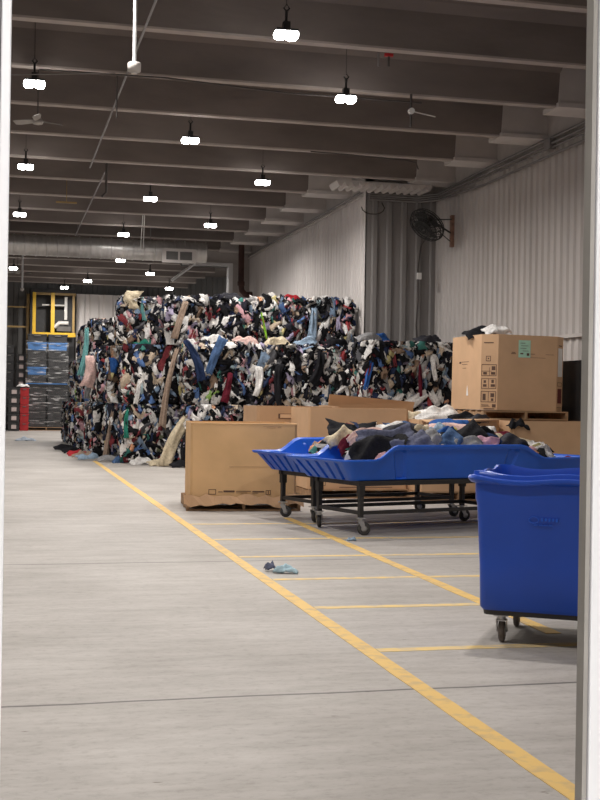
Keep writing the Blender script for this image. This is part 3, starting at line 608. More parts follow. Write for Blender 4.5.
# ------------------------------------------------------------------ casters
def caster(parent, x, y, rad=.065, wid=.035, top=.2, rz=0.0, wheelmat='rubber', name='caster'):
    f = MB(); pl = rad * .9
    f.box((0, 0, top - .006), (.11, .09, .012)); f.tube([(0, 0, top - .012), (0, 0, top - .04)], .028, 12)
    for s in (-1, 1): f.add([(-.035, s * wid * .75, top - .04), (.035, s * wid * .75, top - .04), (.055, s * wid * .75, rad * .8), (.025, s * wid * .75, rad * .8),
                             (-.035, s * wid * .9, top - .04), (.035, s * wid * .9, top - .04), (.055, s * wid * .9, rad * .8), (.025, s * wid * .9, rad * .8)],
                            [(0, 1, 2, 3), (7, 6, 5, 4), (0, 4, 5, 1), (1, 5, 6, 2), (2, 6, 7, 3), (3, 7, 4, 0)])
    f.box((0, 0, top - .042), (.07, wid * 1.85, .008)); f.tube([(.04, -wid, rad), (.04, wid, rad)], .01, 8)
    o = f.build(name, 'zinc', parent); o.location = (x, y, 0); o.rotation_euler = (0, 0, rz)
    w = MB(); prof = [(rad * .3, -wid * .55), (rad * .85, -wid * .5), (rad, -wid * .3), (rad, wid * .3), (rad * .85, wid * .5), (rad * .3, wid * .55)]
    n = 20; w.rings([[(.04 + math.cos(2 * PI * k / n) * q, s, rad + math.sin(2 * PI * k / n) * q) for k in range(n)] for q, s in prof]); w.build('wheel', wheelmat, o)
    h = MB(); h.rings([[(.04 + math.cos(2 * PI * k / n) * q, s, rad + math.sin(2 * PI * k / n) * q) for k in range(n)] for q, s in ((.001, -wid * .62), (rad * .45, -wid * .6), (rad * .45, wid * .6), (.001, wid * .62))]); h.build('hub', 'zinc', o)
    return o

# ------------------------------------------------------------------ blue tubs on stands
def tub_perim(L, Wd, rc, n=5):
    """rounded rectangle perimeter, many points per side; returns list (x,y,side tag, s)"""
    pts = []
    def seg(a, b, m, tg):
        for i in range(m): pts.append((a[0] + (b[0] - a[0]) * i / m, a[1] + (b[1] - a[1]) * i / m, tg))
    def arc(cx, cy, a0):
        for i in range(n): a = a0 + PI / 2 * i / n; pts.append((cx + rc * math.cos(a), cy + rc * math.sin(a), 'c'))
    arc(rc, rc, PI); seg((rc, 0), (L - rc, 0), 60, 'near'); arc(L - rc, rc, -PI / 2); seg((L, rc), (L, Wd - rc), 80, 'right')
    arc(L - rc, Wd - rc, 0); seg((L - rc, Wd), (rc, Wd), 60, 'far'); arc(rc, Wd - rc, PI / 2); seg((0, Wd - rc), (0, rc), 80, 'left')
    return pts
def tub(label, origin, rz, L, Wd, group):
    t = thing('plastic_tub', label, 'tub', origin, rz, group)
    zlow, zhigh, zb = .84, 1.0, .605; a0, a1 = .38, .70
    P = tub_perim(L, Wd, .09)
    def rimz(x):
        if x > L / 2: x = 0.0 if x > 2.90 else (2.90 - x) / .42 * .32 + a0 if x > 2.48 else 2.0
        return zlow if x < a0 else zhigh if x > a1 else zlow + (zhigh - zlow) * (lambda q: q * q * (3 - 2 * q))((x - a0) / (a1 - a0))
    def ring(level, off=0.0, dz=0.0, groove=0.0):
        out = []
        for (x, y, tg) in P:
            cx, cyy = x - L / 2, y - Wd / 2; z1 = rimz(x) + dz; sx = 1 - (1 - level) * .19 / (L / 2); sy = 1 - (1 - level) * .13 / (Wd / 2)
            X = cx * sx; Y = cyy * sy
            g = 0
            if groove:
                if tg in ('left', 'right'):
                    q = (y / Wd * 6) % 1.0; g = groove * (1 if q < .2 or q > .93 else 0)
                elif tg in ('near', 'far'):
                    q = min(abs(x - a1 - .03), abs(x - 2.43)); g = groove * (1 if q < .05 else 0)
            X += off * (X / (L / 2)) if abs(X) > L / 2 - .4 else 0; Y += off * (Y / (Wd / 2))
            if tg == 'left': X += g
            if tg == 'right': X -= g
            if tg == 'near': Y += g
            if tg == 'far': Y -= g
            out.append((X + L / 2, Y + Wd / 2, zb + (z1 - zb) * level))
        return out
    mb = MB()
    rs = [ring(0, -.02), ring(.03, 0), ring(.08, 0, 0, .055), ring(.45, 0, 0, .055), ring(.80, 0, 0, .055), ring(.88, 0), ring(.93, .0), ring(.90, .03, 0), ring(.97, .035, 0), ring(1.0, .028, .008), ring(1.0, .0, .010), ring(.97, -.03), ring(.5, -.03), ring(.06, -.04), ]
    # outward lip: use explicit offsets
    mb.rings(rs, smooth=True)
    o = mb.build('tub_shell', 'blue_tub', t)
    md = o.modifiers.new('edge', 'EDGE_SPLIT'); md.split_angle = .35
    # stand
    lx = (.3, 2.42); ly = (.14, Wd - .28)
    fr = MB(); fr.bx(lx[0] - .05, lx[1] + .05, ly[0] - .03, ly[0] + .03, .55, .605); fr.bx(lx[0] - .05, lx[1] + .05, ly[1] - .03, ly[1] + .03, .55, .605)
    for x in (lx[0], (lx[0] + lx[1]) / 2, lx[1]): fr.bx(x - .03, x + .03, ly[0], ly[1], .55, .60)
    fr.build('top_frame', 'steel', t)
    lo = MB()
    for y in ly: lo.bx(lx[0], lx[1], y - .02, y + .02, .23, .27)
    for x in lx: lo.bx(x - .02, x + .02, ly[0], ly[1], .23, .27)
    lo.build('lower_frame', 'steel', t)
    for x in lx:
        for y in ly:
            lg = MB(); lg.bx(x - .025, x + .025, y - .025, y + .025, .19, .56); lg.bx(x - .035, x + .035, y - .035, y + .035, .44, .56); lg.build('leg', 'steel', t)
            caster(t, x, y, .075, .04, .2, rz=R.uniform(-.9, .9))
    return t
RZ = math.atan2(.292, .956)
U = Vector((.956, .292, 0)); Vv = Vector((-.292, .956, 0)); P0 = Vector((3.72, 12.95, 0))
def loc(u, v, z=0): p = P0 + U * u + Vv * v; return (p.x, p.y, z)
tubB = tub('long blue tub on a black wheeled stand, nearer of the two, heaped with clothes', loc(-.04, 0), RZ, 3.8, 1.3, 'blue sorting tubs on wheeled stands')
tubA = tub('long blue tub on a black wheeled stand, behind the nearer one, left end empty', loc(.22, 1.43), RZ, 3.7, 1.18, 'blue sorting tubs on wheeled stands')

def heap(label, u0, u1, v0, v1, zb, zt, seed, n=150):
    rng = np.random.default_rng(seed); cen = []; nor = []
    for i in range(n):
        a, b = rng.uniform(0, 1, 2); u = u0 + (u1 - u0) * a; v = v0 + (v1 - v0) * b
        e = min(1, min(a, 1 - a) * 5) * min(1, min(b, 1 - b) * 4); z = zb + (zt - zb) * e * rng.uniform(.8, 1.05)
        p = loc(u, v, z); cen.append(p); nor.append((rng.normal(0, .3), rng.normal(-.3, .3), 1))
    cen = np.array(cen); P = n
    a = rng.uniform(.10, .20, P); b = a * rng.uniform(.4, .8, P)
    v, f, c = patches(rng, cen, np.array(nor), rng.normal(0, 1, (P, 3)), a, b, rng.uniform(.04, .08, P))
    # mound below
    g = 14; G = []; 
    for i in range(g):
        for j in range(g):
            a_, b_ = i / (g - 1), j / (g - 1); e = min(1, min(a_, 1 - a_) * 5) * min(1, min(b_, 1 - b_) * 4)
            G.append(loc(u0 + (u1 - u0) * a_, v0 + (v1 - v0) * b_, zb - .06 + (zt - zb - .03) * e))
    G = np.array(G); i = np.arange(g - 1)[:, None] * g + np.arange(g - 1)[None, :]; q = np.stack([i, i + g, i + g + 1, i + 1], -1).reshape(-1, 4)
    o = mesh_np('clothes_heap', [G, v], [q, f], [np.tile([[.03, .03, .035]], (len(G), 1)), c]); tag(o, label, 'clothes', None, 'stuff'); return o
heap('tangled mixed clothes filling the nearer blue tub', 0.62, 2.6, .24, 1.06, .85, 1.05, 501, 130)
heap('tangled mixed clothes filling the farther blue tub', .95, 2.9, 1.68, 2.36, .85, 1.1, 502, 130)
heap('small tangled clothes in the low right end of the nearer tub', 2.5, 3.55, .28, 1.0, .74, .93, 503, 45)
G2 = 'clothes heaped in the blue tubs'
gs = [(.62, .45, 1.02, .30, .2, 'black', 'black trousers at the left end of the heap in the nearer tub'), (.62, 1.0, 1.02, .12, .1, 'maroon', 'maroon top behind the black trousers'), (.80, .85, 1.13, .22, .12, 'blush', 'pale pink top at the crest of the left heap'), (.62, 1.15, 1.10, .18, .14, 'cream', 'cream top at the left crest of the heap'),
      (.85, .5, 1.07, .32, .22, 'slate', 'slate blue hooded top lying over the left of the heap'), (1.0, .25, 1.0, .3, .18, 'slate', 'slate sweatshirt draped down to the tub rim'), (1.15, .75, 1.15, .28, .2, 'charcoal', 'charcoal jacket at the top left of the heap'), (1.28, .35, 1.10, .2, .16, 'grey', 'light grey jumper next to the slate hooded top'),
      (1.4, .7, 1.14, .2, .14, 'cream', 'cream shirt in the middle left of the heap'), (1.55, .3, 1.06, .24, .15, 'denim', 'denim jeans by the tub rim, middle of the heap'), (1.68, .55, 1.13, .22, .13, 'blue', 'blue shirt with bright folds in the heap'), (1.78, .25, 1.05, .22, .12, 'grey', 'pale grey sleeve beside the rim'), (1.95, .45, 1.12, .28, .2, 'black', 'black jacket in the middle of the heap'),
      (2.1, .2, 1.05, .14, .1, 'pink', 'small pink top beside the rim'), (2.2, .35, 1.06, .2, .14, 'navy', 'navy trousers right of the pink top'), (2.3, .65, 1.10, .26, .18, 'black', 'black leggings at the right of the heap'), (2.45, .3, 1.03, .24, .14, 'charcoal', 'dark shorts hanging to the right rim slope'), (1.85, .9, 1.14, .2, .14, 'sky', 'pale blue top at the back of the heap'),
      (2.62, .35, .96, .22, .13, 'black', 'black sock bundle on the right slope of the tub'), (2.2, 1.1, 1.12, .16, .1, 'yellow', 'yellow strap poking out behind the heap'), (2.5, 1.0, 1.12, .24, .16, 'grey', 'grey striped top at the right rear of the heap'),
      (2.65, 1.6, 1.17, .3, .2, 'blush', 'beige skirt standing up in the farther tub'), (2.95, 1.5, 1.12, .3, .18, 'white', 'white shirt at the right end of the farther tub'), (2.85, 1.9, 1.22, .26, .16, 'blue', 'blue sweater at the right rear of the farther tub'), (2.4, 2.1, 1.16, .26, .18, 'charcoal', 'charcoal top at the rear of the farther tub'), (3.0, .8, 1.0, .26, .18, 'cream', 'cream canvas cloth in the low right end of the nearer tub'),
      (3.0, 1.15, 1.06, .26, .16, 'maroon', 'maroon and grey top at the right end'), (2.8, .75, .98, .2, .14, 'white', 'white paper-like cloth in the right end of the nearer tub'), (1.3, 1.9, 1.13, .3, .2, 'black', 'black coat at the left of the farther tub'), (1.7, 1.75, 1.13, .26, .18, 'white', 'white top in the farther tub, left part'), (2.0, 2.0, 1.16, .26, .18, 'denim', 'denim jacket in the farther tub, middle')]
for (u, v, z, a, b, c_, l) in gs:
    an = R.uniform(-1, 1)
    garment('heaped_garment', l, loc(u, v, z - .035), a * 1.1, b * 1.1, K[c_], .065, (-.2, -.75, 1), (math.cos(an), math.sin(an) * .5, .1), group=G2)

# ------------------------------------------------------------------ deep blue bin in the foreground
def rrect(hx, hy, rc, z, n=6, m=14, wob=None):
    out = []
    for cx, cy_, a0, e in ((-1, -1, PI, 0), (1, -1, -PI / 2, 1), (1, 1, 0, 2), (-1, 1, PI / 2, 3)):
        for i in range(n + 1):
            a = a0 + PI / 2 * i / n; out.append([cx * (hx - rc) + rc * math.cos(a), cy_ * (hy - rc) + rc * math.sin(a), z])
        # straight part to the next corner
        p = out[-1]; nx = {0: (hx - rc, -hy), 1: (hx, hy - rc), 2: (-hx + rc, hy), 3: (-hx, -hy + rc)}[e]
        for i in range(1, m): out.append([p[0] + (nx[0] - p[0]) * i / m, p[1] + (nx[1] - p[1]) * i / m, z])
    if wob:
        for q in out: q[2] += wob(q[0] / hx, q[1] / hy)
    return [tuple(q) for q in out]
bl, bd_ = 1.16, .86
ang = math.atan2(-.54, .84)
ub, vb = Vector((.84, -.54, 0)).normalized(), Vector((.54, .84, 0)).normalized()
corner = Vector((2.955, 7.13, 0)); ctr = corner + ub * (bl / 2 - .085) + vb * (bd_ / 2 - .04)
t = thing('wheeled_bin', 'deep blue plastic wheeled bin standing in the right foreground', 'bin', (ctr.x, ctr.y, 0), math.atan2(ub.y, ub.x))
wob = lambda x, y: .010 * math.cos(x * PI * 2) * (abs(y) > .8) + .008 * math.cos(y * PI * 2) * (abs(x) > .8)
hx, hy = bl / 2, bd_ / 2
mb = MB()
mb.rings([rrect(hx - .05, hy - .05, .04, .215), rrect(hx - .034, hy - .034, .05, .235), rrect(hx - .028, hy - .028, .05, .5), rrect(hx - .01, hy - .01, .05, .88), rrect(hx - .002, hy - .002, .05, .905), rrect(hx - .0, hy - .0, .05, 1.0),
          rrect(hx + .035, hy + .035, .06, 1.005, wob=wob), rrect(hx + .042, hy + .042, .06, 1.02, wob=wob), rrect(hx + .035, hy + .035, .06, 1.035, wob=wob), rrect(hx + .012, hy + .012, .05, 1.038, wob=wob), rrect(hx + .008, hy + .008, .05, 1.062, wob=wob), rrect(hx - .012, hy - .012, .09, 1.066, wob=wob),
          rrect(hx - .02, hy - .02, .09, 1.04, wob=wob), rrect(hx - .03, hy - .03, .09, .9), rrect(hx - .055, hy - .055, .07, .3), rrect(hx - .08, hy - .08, .05, .25)])
o = mb.build('bin_shell', 'blue', t); md = o.modifiers.new('edge', 'EDGE_SPLIT'); md.split_angle = .9
MB().rings([rrect(hx - .055, hy - .055, .05, .185), rrect(hx - .05, hy - .05, .05, .218)]).build('base_tray', 'steel', t)
mb = MB()
X0 = -.21; Zm = .79
mb.tube([(X0 + .03 * math.cos(a), -hy + .004, Zm + .02 * math.sin(a)) for a in [2 * PI * k / 14 for k in range(15)]], .0025, 6)
for i in range(5): mb.bx(X0 + .045 + i * .022, X0 + .058 + i * .022, -hy + .002, -hy + .018, Zm - .008 + (i % 2) * .003, Zm + .012)
for i in range(4): mb.bx(X0 + .0 + i * .03, X0 + .022 + i * .03, -hy + .005, -hy + .018, Zm - .034, Zm - .028)
mb.build('embossed_mark', 'blue_tub', t)
for sx in (-1, 1):
    for sy in (-1, 1):
        caster(t, sx * (hx - .16), sy * (hy - .14), .078, .036, .186, rz=1.62, wheelmat='tread')

# ------------------------------------------------------------------ high-bay lamps
def lamp_at(x, y, zl, label):
    t = thing('high_bay_lamp', label, 'ceiling lamp', (x, y, zl), 0.0, 'high-bay lamps under the beams')
    top = BEAM_Z + .665
    for k in range(-5, 17):
        yb = 5.0 * (3.33 + 0.484 * k)
        if yb + .02 <= y <= yb + .18: top = BEAM_Z + .01
    b = MB(); b.box((0, 0, .045), (.29, .19, .03)); b.box((0, 0, .11), (.09, .11, .10)); b.build('housing', 'lamp_body', t)
    h = MB(); h.tube([(0, 0, .17), (0, 0, .30)], .018, 8); h.tube([(.0, 0, .30), (.04, 0, .34), (0, 0, .39), (-.035, 0, .34), (0, 0, .30)], .012, 6); h.tube([(0, 0, .38), (0, 0, top - zl)], .004, 6); h.build('hook', 'lamp_body', t)
    for s in (-1, 1):
        m = MB(); m.rings([rrect(.068, .095, .04, .03, 4, 3), rrect(.076, .10, .05, .0, 4, 3), rrect(.073, .096, .05, -.035, 4, 3), rrect(.055, .075, .04, -.055, 4, 3)]).xf(Matrix.Translation((s * .08, 0, 0)))
        m.build('lens', 'lens', t)
    ld = bpy.data.lights.new('lamp_light', 'AREA'); ld.shape = 'RECTANGLE'; ld.size = .28; ld.size_y = .2; ld.energy = LAMP_W; ld.spread = 2.95; ld.color = LAMP_COL
    lo = bpy.data.objects.new('lamp_light', ld); C.objects.link(lo); lo.parent = t; lo.location = (0, 0, -.058)
    return t
vis = [(3.5, 15.4, 'largest lamp, near the top centre of the view'), (3.29, 22.2, 'lamp on a dark hook, second in the middle row'), (3.37, 29.0, 'lamp third in the middle row'), (3.38, 35.6, 'lamp fourth in the middle row, just above the duct'), (3.94, 42.4, 'lamp just below the duct, near its middle'), (3.35, 50.0, 'lamp in the rear hall left of the bright wall panels'), (2.6, 53.4, 'lamp directly above the yellow frame'),
       (5.15, 18.4, 'lamp nearest the right wall, without a visible hook'), (5.44, 26.0, 'second lamp in the right row'), (5.46, 32.9, 'third lamp in the right row, left of the corrugated wall'), (5.44, 46.5, 'lamp in the rear hall above the stack'), (6.9, 52, 'small lamp in the rear hall low above the stack'),
       (.43, 18.9, 'lamp at the top left beside the door jamb'), (.44, 25.8, 'second lamp down the left edge'), (.42, 32.6, 'third lamp down the left edge, above the duct'), (.42, 46.5, 'lowest lamp at the left edge, below the duct')]
for x, y, l in vis: lamp_at(x, y, 6.19 if y < 50 else 6.15, 'twin-lens white high-bay lamp, ' + l)
# further lamps of the same grid outside the view
for x, y, l in [(3.4, 8.6, 'overhead in front of the doorway'), (.43, 12.1, 'overhead, left row before the first visible one'), (.43, 5.2, 'overhead just inside the door'),
                (-3.6, 8.6, 'left bay, nearest'), (-3.6, 22.2, 'left bay, middle'), (-3.6, 35.6, 'left bay, farthest')]:
    lamp_at(x, y, 6.14, 'twin-lens white high-bay lamp, ' + l)

# entrance side: unseen slab with a fill lamp added to light the jambs
struct('ceiling_added', MB().bx(-2.2, 3.2, -3.2, DY - .001, 3.1, 3.25), 'wall_panel', 'added unseen ceiling slab over the camera, carrying the fill lamp')
t = thing('fill_lamp', 'added flat fill lamp behind the camera that lights the door jambs', 'ceiling lamp', (.5, -1.3, 3.1))
MB().bx(-.35, .35, -.35, .35, -.06, 0).build('housing', 'white', t); MB().bx(-.31, .31, -.31, .31, -.075, -.06).build('lens', 'lens', t)
ld = bpy.data.lights.new('lamp_light', 'AREA'); ld.shape = 'SQUARE'; ld.size = .6; ld.energy = FILL_W; ld.color = (1, .98, .97)
lo = bpy.data.objects.new('lamp_light', ld); C.objects.link(lo); lo.parent = t; lo.location = (0, 0, -.08)

# ------------------------------------------------------------------ duct, pipes, fans
t = thing('air_duct', 'round galvanised air duct running across under the beams', 'duct', (0, 37.6, 6.0))
n = 24; rad = .31; mb = MB(); ringsL = []
x = -8.6
while x < 6.0:
    for q, rr_ in ((0, rad), (.27, rad), (.28, rad + .014), (.31, rad + .014)): ringsL.append((x + q, rr_))
    x += .32
mb.rings([[(xx, math.cos(2 * PI * k / n) * r_, math.sin(2 * PI * k / n) * r_) for k in range(n)] for xx, r_ in ringsL]); o = mb.build('duct_pipe', 'duct', t)
md = o.modifiers.new('edge', 'EDGE_SPLIT'); md.split_angle = .6
MB().bx(4.75, 5.7, -.42, -.1, -.36, .02).build('register_box', 'duct', t, bevel=.01)
for a, b in ((4.83, 5.19), (5.25, 5.62)):
    m = MB()
    m.bx(a, b, -.43, -.41, -.30, -.05)
    o = m.build('grille', 'grille', t)
MB().bx(4.70, 5.75, -.425, -.415, -.385, .04).build('register_frame', 'haunch', t)
mb = MB()
for x in (-6, -3, 0.2, 2.2, 4.4): mb.tube([(x, 0, .28), (x, 0, .9)], .012, 6)
mb.build('hanger', 'conduit', t)

def pipe(name, label, cat, pts, r, m, n=8): return tag(MB().tube(pts, r, n).build(name, m), label, cat)
pipe('ceiling_conduit', 'long thin conduit running towards the back under the beams, left of centre', 'pipe', [(1.82, 9.0, 6.47), (1.82, 27.0, 6.47)], .018, 'conduit')
pipe('ceiling_conduit', 'farther length of the thin conduit, offset to the right of the nearer one', 'pipe', [(2.18, 27.4, 6.47), (2.18, 38.5, 6.47)], .018, 'conduit')
pipe('ceiling_conduit', 'thin dark cable running across just under the third beam', 'cable', [(.5, 18.95, 6.42), (2.4, 18.98, 6.45), (4.4, 19.0, 6.36), (6.6, 19.0, 6.37)], .014, 'dark_pipe')
pipe('ceiling_conduit', 'thin curved conduit at the right under the fifth beam', 'pipe', [(5.9, 23.6, 6.42), (6.6, 23.6, 6.41), (7.9, 23.6, 6.37), (8.1, 23.6, 6.33), (8.15, 23.6, 6.2)], .014, 'dark_pipe')
pipe('ceiling_conduit', 'thin pale cable across the upper beam near the left jamb', 'cable', [(.0, 18.55, 6.2), (1.6, 18.55, 6.35)], .008, 'conduit')
# hanging white mast with a cap, twice
def mast(x, y, z0, r, label):
    t = thing('hanging_rod', label, 'ceiling sensor', (x, y, z0), group='white rods hanging from the ceiling')
    MB().tube([(0, 0, .05), (0, 0, BEAM_Z + .66 - z0)], r, 10).build('rod', 'white', t)
    MB().rings([[(math.cos(2 * PI * k / 16) * q, math.sin(2 * PI * k / 16) * q, z) for k in range(16)] for q, z in ((.03, -.025), (.032, 0), (.066, .0), (.068, .075), (.06, .088), (.02, .09))]).build('sensor_head', 'haunch', t)
mast(1.27, 12.5, 4.80, .018, 'white rod with a round cap hanging from the ceiling above the aisle')
mast(.71, 45.0, 5.26, .035, 'distant white rod with a round cap hanging in the rear hall')
for dx in (0, .09): pipe('hanging_wire', 'pale hanging wire dropping to the duct, %s of a pair' % ('left' if dx == 0 else 'right'), 'wire', [(3.9 + dx * .4, 35.2, 6.9), (4.05 + dx, 37.2, 6.0)], .012, 'machine', 6)
# little hanging fittings under the second beam
t = thing('ceiling_fitting', 'pair of small hanging fittings with a red block below the second beam', 'fitting', (5.18, 16.55, 6.28))
MB().tube([(-.08, 0, .12), (-.08, 0, -.07)], .016, 8).build('left_socket', 'conduit', t); MB().tube([(.07, 0, .12), (.07, 0, -.06)], .016, 8).build('right_socket', 'dark_pipe', t)
MB().box((.07, 0, .1), (.12, .05, .04)).build('red_block', 'tote_red', t)
t = thing('ceiling_speaker', 'small round fitting on a bracket under the beam at the right', 'fitting', (6.42, 19.0, 6.22))
MB().tube([(0, -.05, .0), (0, .02, .0)], .05, 14).build('disc', 'machine', t); MB().tube([(0, 0, -.25), (0, 0, .28)], .02, 8).build('stem', 'dark_pipe', t); MB().tube([(.04, 0, 0), (.42, 0, -.06)], .01, 6).build('arm', 'machine', t)
# conduits along the right wall and around the step
for i, (z, r_) in enumerate(((6.40, .028), (6.30, .028), (6.22, .02), (6.08, .028))):
    zz = 6.36 - i * .05
    pipe('wall_conduit', ['uppermost', 'second', 'third', 'lowest'][i] + ' conduit along the near right wall', 'pipe', [(9.86, 2.5, z + .1), (9.86, 24.2, z + .02), (9.86, 27.1, zz), (9.5, YS - .1, zz), (XB + .06, YS - .1, zz)], r_, 'conduit')
MB().bx(9.82, 9.93, 20.9, 21.2, 6.2, 6.36); tag(MB().bx(9.80, 9.93, 21.0, 21.25, 6.22, 6.42).build('junction_box', 'conduit'), 'small junction box on the conduits of the right wall', 'electrical box')
pipe('wall_conduit', 'dark conduit along the top of the far right wall', 'pipe', [(XB - .1, YS, 6.38), (XB - .1, YO - .2, 6.38)], .03, 'conduit')
pipe('wall_conduit', 'pale conduit just below the dark one on the far right wall', 'pipe', [(XB - .1, YS, 6.28), (XB - .1, YO - .2, 6.28)], .02, 'haunch')
# ribbed deck above the step
mb = MB(); 
for i in range(13): 
    x = 7.3 + i * .175; mb.prism([(x, 6.44), (x + .06, 6.34), (x + .11, 6.34), (x + .175, 6.44), (x + .175, 6.47), (x, 6.47)], 'y', 26.7, 27.4)
tag(mb.build('deck_panel', 'haunch'), 'pale ribbed metal deck panel above the corner of the wall', 'deck panel')
# red-brown pipe with elbow
t = thing('drain_pipe', 'rusty red-brown pipe with an elbow hanging beside the rear opening', 'pipe', (7.75, 40.3, 0))
MB().tube([(0, 0, 7.15), (0, 0, 5.3), (.03, 0, 5.12), (.14, 0, 5.0), (.32, 0, 4.97)], .1, 12).build('pipe_run', 'red_pipe', t)
MB().tube([(0, 0, 5.28), (0, 0, 5.42)], .125, 12).build('coupling', 'red_pipe', t); MB().tube([(.28, 0, 4.97), (.38, 0, 4.97)], .13, 12).build('end_flange', 'red_pipe', t)
pipe('diagonal_brace', 'white diagonal brace under the duct at the rear opening', 'brace', [(5.55, YO - .1, 5.45), (6.35, YO - .1, 6.08)], .05, 'white')
# wall fan
t = thing('wall_fan', 'dark wire-caged industrial fan on a wall bracket in the corner', 'fan', (9.2, 26.0, 5.45))
nv = Vector((-.62, -.30, -.66)).normalized(); q = nv.to_track_quat('Z', 'Y').to_matrix().to_4x4()
def cage():
    m = MB()
    for r_, z in ((.42, 0), (.40, .07), (.32, .12), (.22, .15), (.12, .17), (.40, -.07), (.3, -.11), (.18, -.14)):
        m.tube([(math.cos(2 * PI * k / 28) * r_, math.sin(2 * PI * k / 28) * r_, z) for k in range(29)], .010 if r_ < .42 else .016, 6)
    for k in range(28):
        a = 2 * PI * k / 28; ca, sa = math.cos(a), math.sin(a)
        m.tube([(ca * r_, sa * r_, z) for r_, z in ((.05, .17), (.22, .15), (.32, .12), (.40, .07), (.42, 0), (.40, -.07), (.3, -.11), (.1, -.15))], .005, 5)
    return m
cage().xf(q).build('cage', 'fan_wire', t)
m = MB()
for k in range(4):
    a = 2 * PI * k / 4; pts = []
    for r_, wd in ((.07, .05), (.2, .11), (.35, .13)):
        for s in (-1, 1): pts.append((math.cos(a) * r_ - math.sin(a) * wd * s, math.sin(a) * r_ + math.cos(a) * wd * s, s * .04))
    pts2 = [(p[0], p[1], p[2] + .008) for p in pts]; m.add(pts + pts2, [(0, 1, 3, 2), (2, 3, 5, 4), (6, 8, 9, 7), (8, 10, 11, 9), (0, 2, 8, 6), (2, 4, 10, 8), (1, 7, 9, 3), (3, 9, 11, 5), (4, 5, 11, 10), (0, 6, 7, 1)])
m.xf(q).build('blades', 'lamp_body', t)
MB().tube([(0, 0, .05), (0, 0, -.22)], .09, 14).xf(q).build('motor', 'fan_wire', t)
MB().tube([-nv * .2, Vector((.35, .15, .02)), Vector((.7, .35, -.1))], .022, 8).build('arm', 'fan_wire', t)
m = MB(); m.tube([(.25, .1, .15), (.72, .3, .2)], .012, 6); m.tube([(.3, .1, -.1), (.7, .35, -.3)], .012, 6); m.build('stays', 'fan_wire', t)
MB().bx(.69, .76, .28, .40, -.42, .30).build('wall_bracket', 'rust', t)
pipe('fan_cable', 'cable hanging from the wall fan down the corner', 'cable', [(9.3, 26.1, 5.3), (9.38, 26.9, 5.1), (9.42, 27.2, 4.6), (9.47, 27.3, 3.9), (9.45, 27.35, 3.3), (9.5, 27.4, 2.9)], .018, 'dark_pipe')
tag(MB().bx(9.38, 9.48, 27.1, 27.16, 4.35, 4.5).build('switch_box', 'paper'), 'small white switch on the fan cable', 'switch')
pipe('cable_coil', 'looped cable hanging below the deck panel', 'cable', [(8.35 + .28 * math.cos(a), 27.35, 6.0 + .16 * math.sin(a)) for a in [PI + k * PI / 7 for k in range(8)]] + [(8.63, 27.5, 6.1), (8.63, 27.56, 6.15)], .014, 'dark_pipe')
# ceiling fans
def ceiling_fan(x, y, z, label, s=1.0):
    t = thing('ceiling_fan', label, 'ceiling fan', (x, y, z), R.uniform(0, 1)); t.rotation_euler = (0, 0, .35)
    MB().tube([(0, 0, .05), (0, 0, BEAM_Z + .5 - z)], .012, 8).build('down_rod', 'dark_pipe', t)
    MB().rings([[(math.cos(2 * PI * k / 16) * q, math.sin(2 * PI * k / 16) * q, zz) for k in range(16)] for q, zz in ((.03, -.06), (.08, -.045), (.10, 0), (.06, .05), (.02, .1))]).build('motor', 'fan_blade', t)
    for k in range(3):
        a = 2 * PI * k / 3 + .1; m = MB(); vs = []
        for r_, w1 in ((.09, .03), (.2, .055), (.36, .07), (.44, .045)):
            for sg in (-1, 1): vs.append((math.cos(a) * r_ * s - math.sin(a) * w1 * sg, math.sin(a) * r_ * s + math.cos(a) * w1 * sg, .02 * sg + .01))
        vs2 = [(p[0], p[1], p[2] - .01) for p in vs]; n8 = 8
        m.add(vs + vs2, [(0, 1, 3, 2), (2, 3, 5, 4), (4, 5, 7, 6), (8, 10, 11, 9), (10, 12, 13, 11), (12, 14, 15, 13), (0, 2, 10, 8), (2, 4, 12, 10), (4, 6, 14, 12), (1, 9, 11, 3), (3, 11, 13, 5), (5, 13, 15, 7), (6, 7, 15, 14), (0, 8, 9, 1)]).build('blade', 'fan_blade', t)
ceiling_fan(.53, 20.5, 5.98, 'three-bladed ceiling fan below the top left lamp')
ceiling_fan(.55, 45.5, 5.95, 'distant ceiling fan under the lowest left lamp', 1.2)
tag(MB().bx(1.25, 1.75, 30.4, 30.46, 6.2, 6.24).tube([(1.5, 30.43, 6.24), (1.5, 30.43, 7.15)], .008, 6).build('strip_fitting', 'tan_steel'), 'short tan bar hanging below a beam near the left', 'fitting')
pipe('vertical_hanger', 'thin dark rod hanging from the ceiling, left of the conduit', 'rod', [(1.7, 19.35, 6.9), (1.7, 19.3, 5.85)], .012, 'dark_pipe')
pipe('vertical_hanger', 'short dark drop pipe near the bend of the conduit', 'rod', [(2.2, 27.3, 7.15), (2.2, 27.3, 6.0), (2.1, 27.3, 5.9)], .025, 'dark_pipe')

